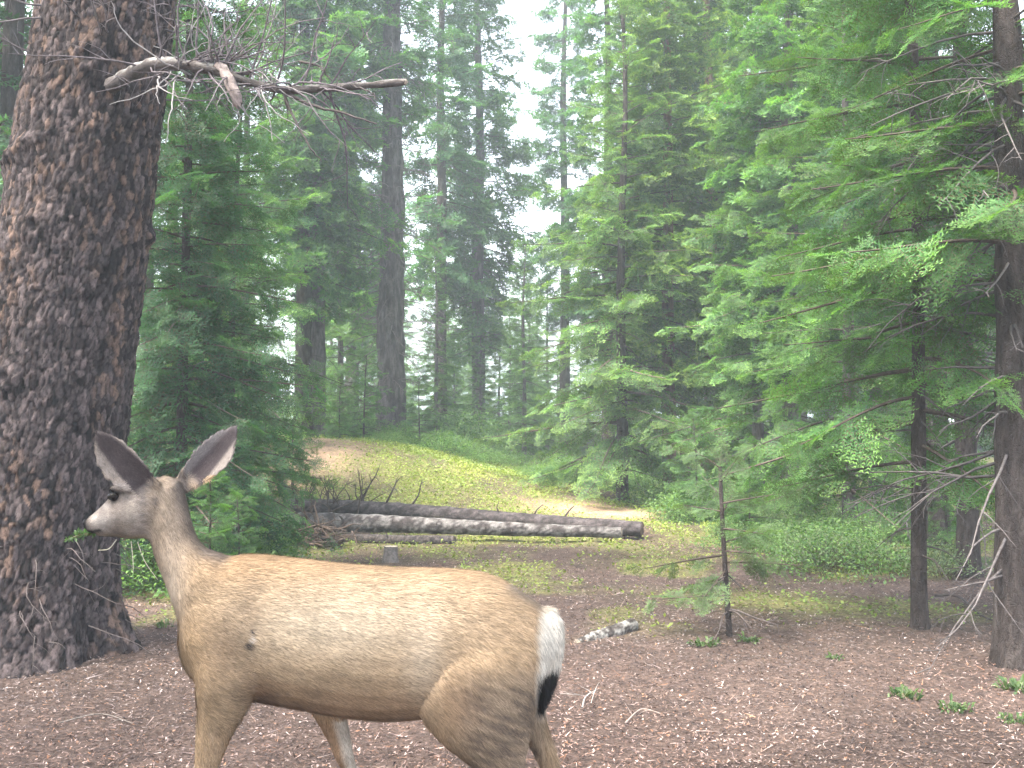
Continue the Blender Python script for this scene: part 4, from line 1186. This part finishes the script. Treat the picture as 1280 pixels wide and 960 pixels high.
def deer_colour(V, Nn):
    px = V[:, 0] * DS + 640; py = HY - (V[:, 2] - CH) * DS; dep = (V[:, 1] - DD) * DS
    C = np.repeat(np.array([[0.385, 0.250, 0.130]]), len(V), 0)
    def blend(mask, col):
        nonlocal C
        m = np.clip(mask, 0, 1)[:, None]
        C = C * (1 - m) + np.array(col)[None] * m
    def g(cx, cy, rx, ry):
        return np.exp(-(((px - cx) / rx) ** 2 + ((py - cy) / ry) ** 2))
    nz = fbm(px * 0.035, py * 0.05, 201, 4)
    # golden back, pale grizzled flank lightened further by painted shading, warm low belly
    blend(0.65 * sm((730 - py) / 25) * sm((px - 250) / 40), (0.40, 0.235, 0.105))
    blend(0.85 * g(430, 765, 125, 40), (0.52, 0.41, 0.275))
    blend(0.7 * sm((py - 820) / 45) * sm((px - 330) / 40) * sm((560 - px) / 60), (0.36, 0.205, 0.10))
    blend(0.8 * sm((py - 880) / 14) * sm((px - 430) / 30) * sm((555 - px) / 40), (0.47, 0.32, 0.17))
    # darker shoulder fur, deepened with painted shading
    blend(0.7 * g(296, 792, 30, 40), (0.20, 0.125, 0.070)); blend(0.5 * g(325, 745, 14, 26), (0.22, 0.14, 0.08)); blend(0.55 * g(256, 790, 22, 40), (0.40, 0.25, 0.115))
    blend(0.75 * g(338, 852, 20, 24), (0.17, 0.085, 0.045))  # dark shade behind the elbow, put into the coat colour
    # neck
    neck = sm((262 - px) / 40) * sm((780 - py) / 60)
    blend(0.8 * neck, (0.36, 0.27, 0.195))
    blend(0.55 * g(222, 740, 18, 40), (0.52, 0.42, 0.32))
    nape = [(222, 594), (231, 616), (238, 640), (246, 664), (259, 685), (280, 692)]
    dn = np.min([seg_dist(px, py, nape[q], nape[q + 1])[0] for q in range(5)], 0)
    blend(0.85 * np.exp(-(dn / 9.0) ** 2), (0.11, 0.088, 0.08))
    # haunch: grey streaked hind edge, pale stifle
    blend(0.7 * g(532, 800, 22, 50), (0.56, 0.43, 0.29))
    hm = sm((px - 555) / 40) * sm((py - 800) / 50) * sm((690 - px) / 25)
    st_ = sm((fbm(px * 0.05 + py * 0.035, (py - px * 0.45) * 0.22, 207, 4) - 0.30) / 0.4)
    blend(0.75 * hm * st_, (0.125, 0.095, 0.08))
    blend(0.5 * hm * (1 - st_), (0.36, 0.27, 0.19))
    blend(0.5 * g(570, 860, 30, 40), (0.33, 0.19, 0.10))
    # rump patch and tail
    blend(1.0 * sm((px - 664 + 8 * (nz - 0.5)) / 12) * sm((py - 752) / 10) * sm((905 - py) / 40), (0.72, 0.65, 0.54))
    blend(0.8 * np.exp(-(seg_dist(px, py, (636, 727), (676, 752))[0] / 7) ** 2), (0.17, 0.14, 0.12))
    tail = sm((px - 668) / 4)
    blend(tail * sm((py - 822) / 12) * sm((894 - py) / 8) * (dep < 22), (0.018, 0.015, 0.016))
    # legs
    blend(0.6 * sm((py - 880) / 30) * sm((370 - px) / 30), (0.40, 0.255, 0.13))
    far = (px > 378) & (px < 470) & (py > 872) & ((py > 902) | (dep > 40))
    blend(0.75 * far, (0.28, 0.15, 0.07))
    blend(0.75 * far * sm((px - 405 - (py - 880) * 0.25) / 12), (0.62, 0.54, 0.44))
    blend(0.9 * sm((py - 1026) / 4), (0.02, 0.018, 0.018))
    # head
    head = sm((200 - px) / 16) * (py < 680) * (py > 592) * (px > 100)
    blend(0.9 * head, (0.25, 0.20, 0.172))
    blend(0.75 * head * g(135, 648, 18, 10), (0.36, 0.31, 0.28))
    blend(0.7 * head * g(176, 637, 10, 18), (0.36, 0.295, 0.235))
    blend(0.8 * head * sm((py - 662) / 8) * (px > 116), (0.38, 0.31, 0.22))
    blend(0.7 * head * g(152, 662, 12, 4), (0.11, 0.08, 0.06))
    blend(0.95 * head * np.exp(-(np.hypot((px - 151) / 11, (py - 619) / 9)) ** 4), (0.03, 0.025, 0.025))
    blend(0.6 * g(160, 606, 12, 4) * head, (0.38, 0.32, 0.29))
    blend(0.6 * head * g(165, 622, 5, 10), (0.19, 0.15, 0.13))
    blend(0.8 * g(201, 620, 5, 7), (0.14, 0.11, 0.10)); blend(0.6 * g(187, 622, 6, 10), (0.12, 0.095, 0.09))
    blend(np.exp(-(np.hypot((px - 109) / 8, (py - 655) / 7)) ** 2) * 1.3, (0.03, 0.026, 0.028))
    blend(0.55 * head * np.exp(-(seg_dist(px, py, (144, 622), (134, 634))[0] / 3.5) ** 2), (0.09, 0.075, 0.07))
    blend(0.55 * head * np.exp(-(seg_dist(px, py, (150, 606), (118, 640))[0] / 4.0) ** 2), (0.16, 0.13, 0.12))
    blend(0.6 * head * g(163, 655, 16, 5), (0.17, 0.125, 0.085))
    blend(0.5 * head * g(140, 632, 9, 5), (0.40, 0.35, 0.33))
    dm, tm_ = seg_dist(px, py, (110, 664), (131, 661))
    blend(0.95 * np.exp(-(dm / 2.2) ** 2), (0.02, 0.017, 0.017))
    # ears
    for a, bq, lim in (((203, 618), (137, 538), 0), ((222, 608), (288, 532), 1)):
        de, te = seg_dist(px, py, a, bq)
        inside = (de < np.where(py > 596, 17.0, 27.0)) * sm((te - 0.10) / 0.12) * ((px < 200) if lim == 0 else (px > 224)) * (py < 616)
        rim = sm((de - 16.5 * np.sqrt(np.clip(1.12 - te, 0.05, 1))) / 5)
        front = (Nn[:, 1] < 0.25)
        blend(inside * 1.0, (0.24, 0.195, 0.17))
        blend(inside * front * (1 - rim) * 0.97, (0.055, 0.04, 0.043))
        blend(inside * front * sm((te - 0.9) / 0.08), (0.10, 0.08, 0.08))
        if lim:
            ax = np.array([66, -76]) / 100.6; side = (px - 222) * ax[1] * -1 + (py - 608) * ax[0]
            blend(inside * front * sm((-side - 1) / 8) * 0.7, (0.20, 0.175, 0.17))
    # the small scar on the side
    blend(1.0 * np.exp(-(np.hypot((px - 326) / 4.5, (py - 791) / 4.5)) ** 2) * 1.2, (0.03, 0.025, 0.028))
    blend(1.0 * np.exp(-(np.hypot((px - 330) / 3.5, (py - 774) / 4)) ** 2) * 1.1, (0.05, 0.04, 0.045))
    blend(0.7 * np.exp(-(np.hypot((px - 329) / 2.4, (py - 783) / 4)) ** 2), (0.55, 0.52, 0.5))
    hv_ = fbm(px * 0.16, py * 0.28, 205, 3)
    C *= (1 + head * 0.7 * (hv_ - 0.5))[:, None]
    lum = C.mean(1)[:, None]
    C = lum + (C - lum) * 0.80
    C *= (0.44 + 0.41 * nz + 0.25 * fbm(px * 0.10, py * 0.24, 203, 3))[:, None]
    return C

deer_me = build_deer()
nv = len(deer_me.vertices)
DV = np.empty(nv * 3); deer_me.vertices.foreach_get('co', DV); DV = DV.reshape(-1, 3)
ed = np.empty(len(deer_me.edges) * 2, np.int32); deer_me.edges.foreach_get('vertices', ed); ed = ed.reshape(-1, 2)
_px = DV[:, 0] * DS + 640; _py = HY - (DV[:, 2] - CH) * DS
def _g(cx, cy_, rx, ry):
    return np.exp(-(((_px - cx) / rx) ** 2 + ((_py - cy_) / ry) ** 2))
wsm = np.clip(1.4 * _g(272, 720, 40, 55) + 1.2 * _g(235, 790, 22, 40) + 0.9 * _g(600, 765, 80, 28) + 0.5 * _g(300, 800, 50, 60) + 0.8 * _g(192, 668, 12, 14), 0, 1)[:, None] * 0.6
deg = np.bincount(ed.ravel(), minlength=nv)[:, None]
for _ in range(45):
    acc = np.stack([np.bincount(ed[:, 0], DV[ed[:, 1], q], nv) + np.bincount(ed[:, 1], DV[ed[:, 0], q], nv) for q in range(3)], 1) / deg
    DV = DV + (acc - DV) * wsm
deer_me.vertices.foreach_set('co', DV.astype(np.float32).ravel()); deer_me.update()
DN = np.empty(nv * 3); deer_me.vertices.foreach_get('normal', DN); DN = DN.reshape(-1, 3)
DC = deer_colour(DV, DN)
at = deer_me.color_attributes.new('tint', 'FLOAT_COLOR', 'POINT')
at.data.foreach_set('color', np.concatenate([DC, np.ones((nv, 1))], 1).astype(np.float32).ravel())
deer_me.polygons.foreach_set('use_smooth', np.ones(len(deer_me.polygons), bool))
deer_me.materials.clear(); deer_me.materials.append(M_SKIN); deer_me.name = 'deer_body'
droot = thing('deer', 'tan mule deer doe with big dark ears browsing beside the huge trunk', 'deer', (D(470, 800)[0], DD, 0))
db_ = obj('body', deer_me, droot); db_.location = -np.array(droot.location)

# coat
tri = []
deer_me.calc_loop_triangles()
tv = np.empty(len(deer_me.loop_triangles) * 3, np.int32); deer_me.loop_triangles.foreach_get('vertices', tv); tv = tv.reshape(-1, 3)
A, B, Cc = DV[tv[:, 0]], DV[tv[:, 1]], DV[tv[:, 2]]
ar = np.linalg.norm(np.cross(B - A, Cc - A), axis=1)
rng = np.random.default_rng(55)
NH = 185000
w8 = ar * np.where((A[:, 0] * DS + 640 < 205) & ((HY - (A[:, 2] - CH) * DS) < 690), 2.2, 1.0) * np.where((HY - (A[:, 2] - CH) * DS) > 965, 0.25, 1.0) * np.where(A[:, 1] > DD + 0.1, 0.35, 1.0)
idx = rng.choice(len(tv), NH, p=w8 / w8.sum())
u = rng.random(NH); v = rng.random(NH); sw = u + v > 1; u[sw] = 1 - u[sw]; v[sw] = 1 - v[sw]
W = np.stack([1 - u - v, u, v], 1)
hp = (DV[tv[idx]] * W[:, :, None]).sum(1); hn = (DN[tv[idx]] * W[:, :, None]).sum(1); hn /= np.linalg.norm(hn, axis=1)[:, None]
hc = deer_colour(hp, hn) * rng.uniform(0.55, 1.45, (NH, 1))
px = hp[:, 0] * DS + 640; py = HY - (hp[:, 2] - CH) * DS
flow = np.repeat(np.array([[1.0, 0, -0.35]]), NH, 0)
ln = np.full(NH, 0.028)
def fl(w, d_, l_):
    global flow, ln
    w = np.clip(w, 0, 1)
    flow = flow * (1 - w[:, None]) + np.array(d_)[None] * w[:, None]; ln = ln * (1 - w) + l_ * w
fl(sm((300 - px - 0.35 * (py - 700)) / 70) * sm((800 - py) / 70), [0.5, 0, -0.85], 0.020)
fl(sm((205 - px) / 24) * (py < 690), [0.9, 0, 0.25], 0.011)
fl(sm((606 - py) / 8) * (px < 198), [-0.6, 0, 0.8], 0.012)
fl(sm((602 - py) / 8) * (px > 228), [0.6, 0, 0.8], 0.012)
fl(sm((py - 870) / 40), [0.15, 0, -1], 0.016)
fl(sm((px - 530) / 70) * sm((py - 750) / 60), [0.75, 0, -0.65], 0.030)
fl(sm((px - 655) / 14), [0.15, 0, -1], 0.036)
k = (py > 1020); ln[k] = 0.003
flow = flow + rng.normal(0, 0.16, flow.shape)
flow -= hn * (flow * hn).sum(1)[:, None]; flow /= np.linalg.norm(flow, axis=1)[:, None] + 1e-9
lift = rng.uniform(0.10, 0.34, (NH, 1))
hd = flow + hn * lift; hd /= np.linalg.norm(hd, axis=1)[:, None]
ln = (ln * rng.uniform(0.6, 1.25, NH))[:, None]
sd = np.cross(hd, hn); sd /= np.linalg.norm(sd, axis=1)[:, None] + 1e-9
hw = 0.0015
p0 = hp - hn * 0.001
V = np.stack([p0 - sd * hw, p0 + sd * hw, p0 + hd * ln], 1).reshape(-1, 3)
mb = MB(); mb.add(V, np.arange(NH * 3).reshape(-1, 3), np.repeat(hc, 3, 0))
fm = mb.mesh('deer_coat', [M_FUR])
fm.normals_split_custom_set_from_vertices(np.repeat(hn * 0.9 + hd * 0.1, 3, 0).astype(np.float32))
fo = obj('coat', fm, droot); fo.location = -np.array(droot.location); fo['kind'] = 'stuff'
# eyes
M_EYE, nt, b = mat_base('eye')
b.inputs['Base Color'].default_value = (0.010, 0.008, 0.007, 1); b.inputs['Roughness'].default_value = 0.22; b.inputs['Specular IOR Level'].default_value = 0.06
def uvball(c, r, sc=(1, 1, 1), n=16, m=12):
    th = np.linspace(0, np.pi, m); pts = np.stack([np.zeros(m), np.zeros(m), np.cos(th)], 1)
    Vb = []; 
    for t in th:
        for q in range(n):
            a = 2 * np.pi * q / n
            Vb.append([math.sin(t) * math.cos(a) * sc[0], math.sin(t) * math.sin(a) * sc[1], math.cos(t) * sc[2]])
    Vb = np.array(Vb) * r + c
    Fb = [[i * n + j, i * n + (j + 1) % n, (i + 1) * n + (j + 1) % n, (i + 1) * n + j] for i in range(m - 1) for j in range(n)]
    mb = MB(); mb.add(Vb, Fb); return mb
for sg in (-1, 1):
    e = obj('eye', uvball(D(151, 619, sg * 21.5) - np.array(droot.location), 0.0175, (1.1, 0.72, 0.8)).mesh('deer_eye', [M_EYE]), droot)
M_NOSE, nt, b = mat_base('nose_skin')
b.inputs['Base Color'].default_value = (0.014, 0.012, 0.013, 1); b.inputs['Roughness'].default_value = 0.5; b.inputs['Specular IOR Level'].default_value = 0.06
obj('nose', uvball(D(110, 653, 0) - np.array(droot.location), 0.0165, (0.75, 0.95, 0.8)).mesh('deer_nose', [M_NOSE]), droot)

# sprig held in the mouth
sp = thing('leafy_sprig', 'small green sprig held in the mouth of the deer', 'sprig', D(118, 665, -4))
mb = MB(); r = np.random.default_rng(9)
for k in range(9):
    tip = D(104 + r.uniform(-14, 22), 670 + r.uniform(-26, 18), -8 + r.uniform(-25, 25)) - np.array(sp.location)
    V, Qd = tube(spline([np.zeros(3), tip * 0.5 + r.normal(0, 0.006, 3), tip], 7), np.linspace(0.0022, 0.001, 7), 4); mb.add(V, Qd, (0.16, 0.15, 0.08), 1)
    for q in range(26):
        b0 = tip * r.uniform(0.25, 1.0); nd = tip / np.linalg.norm(tip) * 0.4 + r.normal(0, 0.7, 3); nd /= np.linalg.norm(nd)
        s_ = np.cross(nd, r.normal(0, 1, 3)); s_ /= np.linalg.norm(s_); l = r.uniform(0.010, 0.024)
        mb.add([b0, b0 + nd * l * .5 + s_ * l * .2, b0 + nd * l, b0 + nd * l * .5 - s_ * l * .2], [[0, 1, 2, 3]], np.array([0.06, 0.115, 0.04]) * r.uniform(0.5, 1.5))
obj('leaf_spray', mb.mesh('sprig_leaves', [M_LEAF, M_WOOD], False), sp)
mb = MB()
for (a, bq, c_) in (((176, 676), (187, 700), (202, 722)), ((168, 675), (172, 698), (172, 715)), ((150, 673), (142, 684), (128, 686))):
    V, Qd = tube(spline([D(*a, -6), D(*bq, -10), D(*c_, -8)], 9) - np.array(sp.location), np.linspace(0.0018, 0.0009, 9), 4); mb.add(V, Qd, (0.5, 0.46, 0.36))
obj('stalk', mb.mesh('sprig_stalk', [M_WOOD]), sp)

# ------------------------------------------------------------------ hazy evening air
hb = MB()
h0, h1_, e = -1.6, 21.5, 640.0
hv = [(-e, -e, h0), (e, -e, h0), (e, e, h0), (-e, e, h0), (-e, -e, h1_), (e, -e, h1_), (e, e, h1_), (-e, e, h1_)]
hb.add(hv, [(0, 3, 2, 1), (4, 5, 6, 7), (0, 1, 5, 4), (1, 2, 6, 5), (2, 3, 7, 6), (3, 0, 4, 7)])
mh = bpy.data.materials.new('haze'); mh.use_nodes = True
nt = mh.node_tree; nt.nodes.clear()
ou = nt.nodes.new('ShaderNodeOutputMaterial'); pv = nt.nodes.new('ShaderNodeVolumePrincipled')
pv.inputs['Color'].default_value = (0.80, 0.91, 1.0, 1); pv.inputs['Density'].default_value = 0.0032; pv.inputs['Anisotropy'].default_value = 0.15
nt.links.new(pv.outputs[0], ou.inputs['Volume'])
ho = obj('haze', hb.mesh('haze', [mh], False)); ho['kind'] = 'stuff'
tag(ho, 'thin pale haze hanging between the far trees', 'haze')
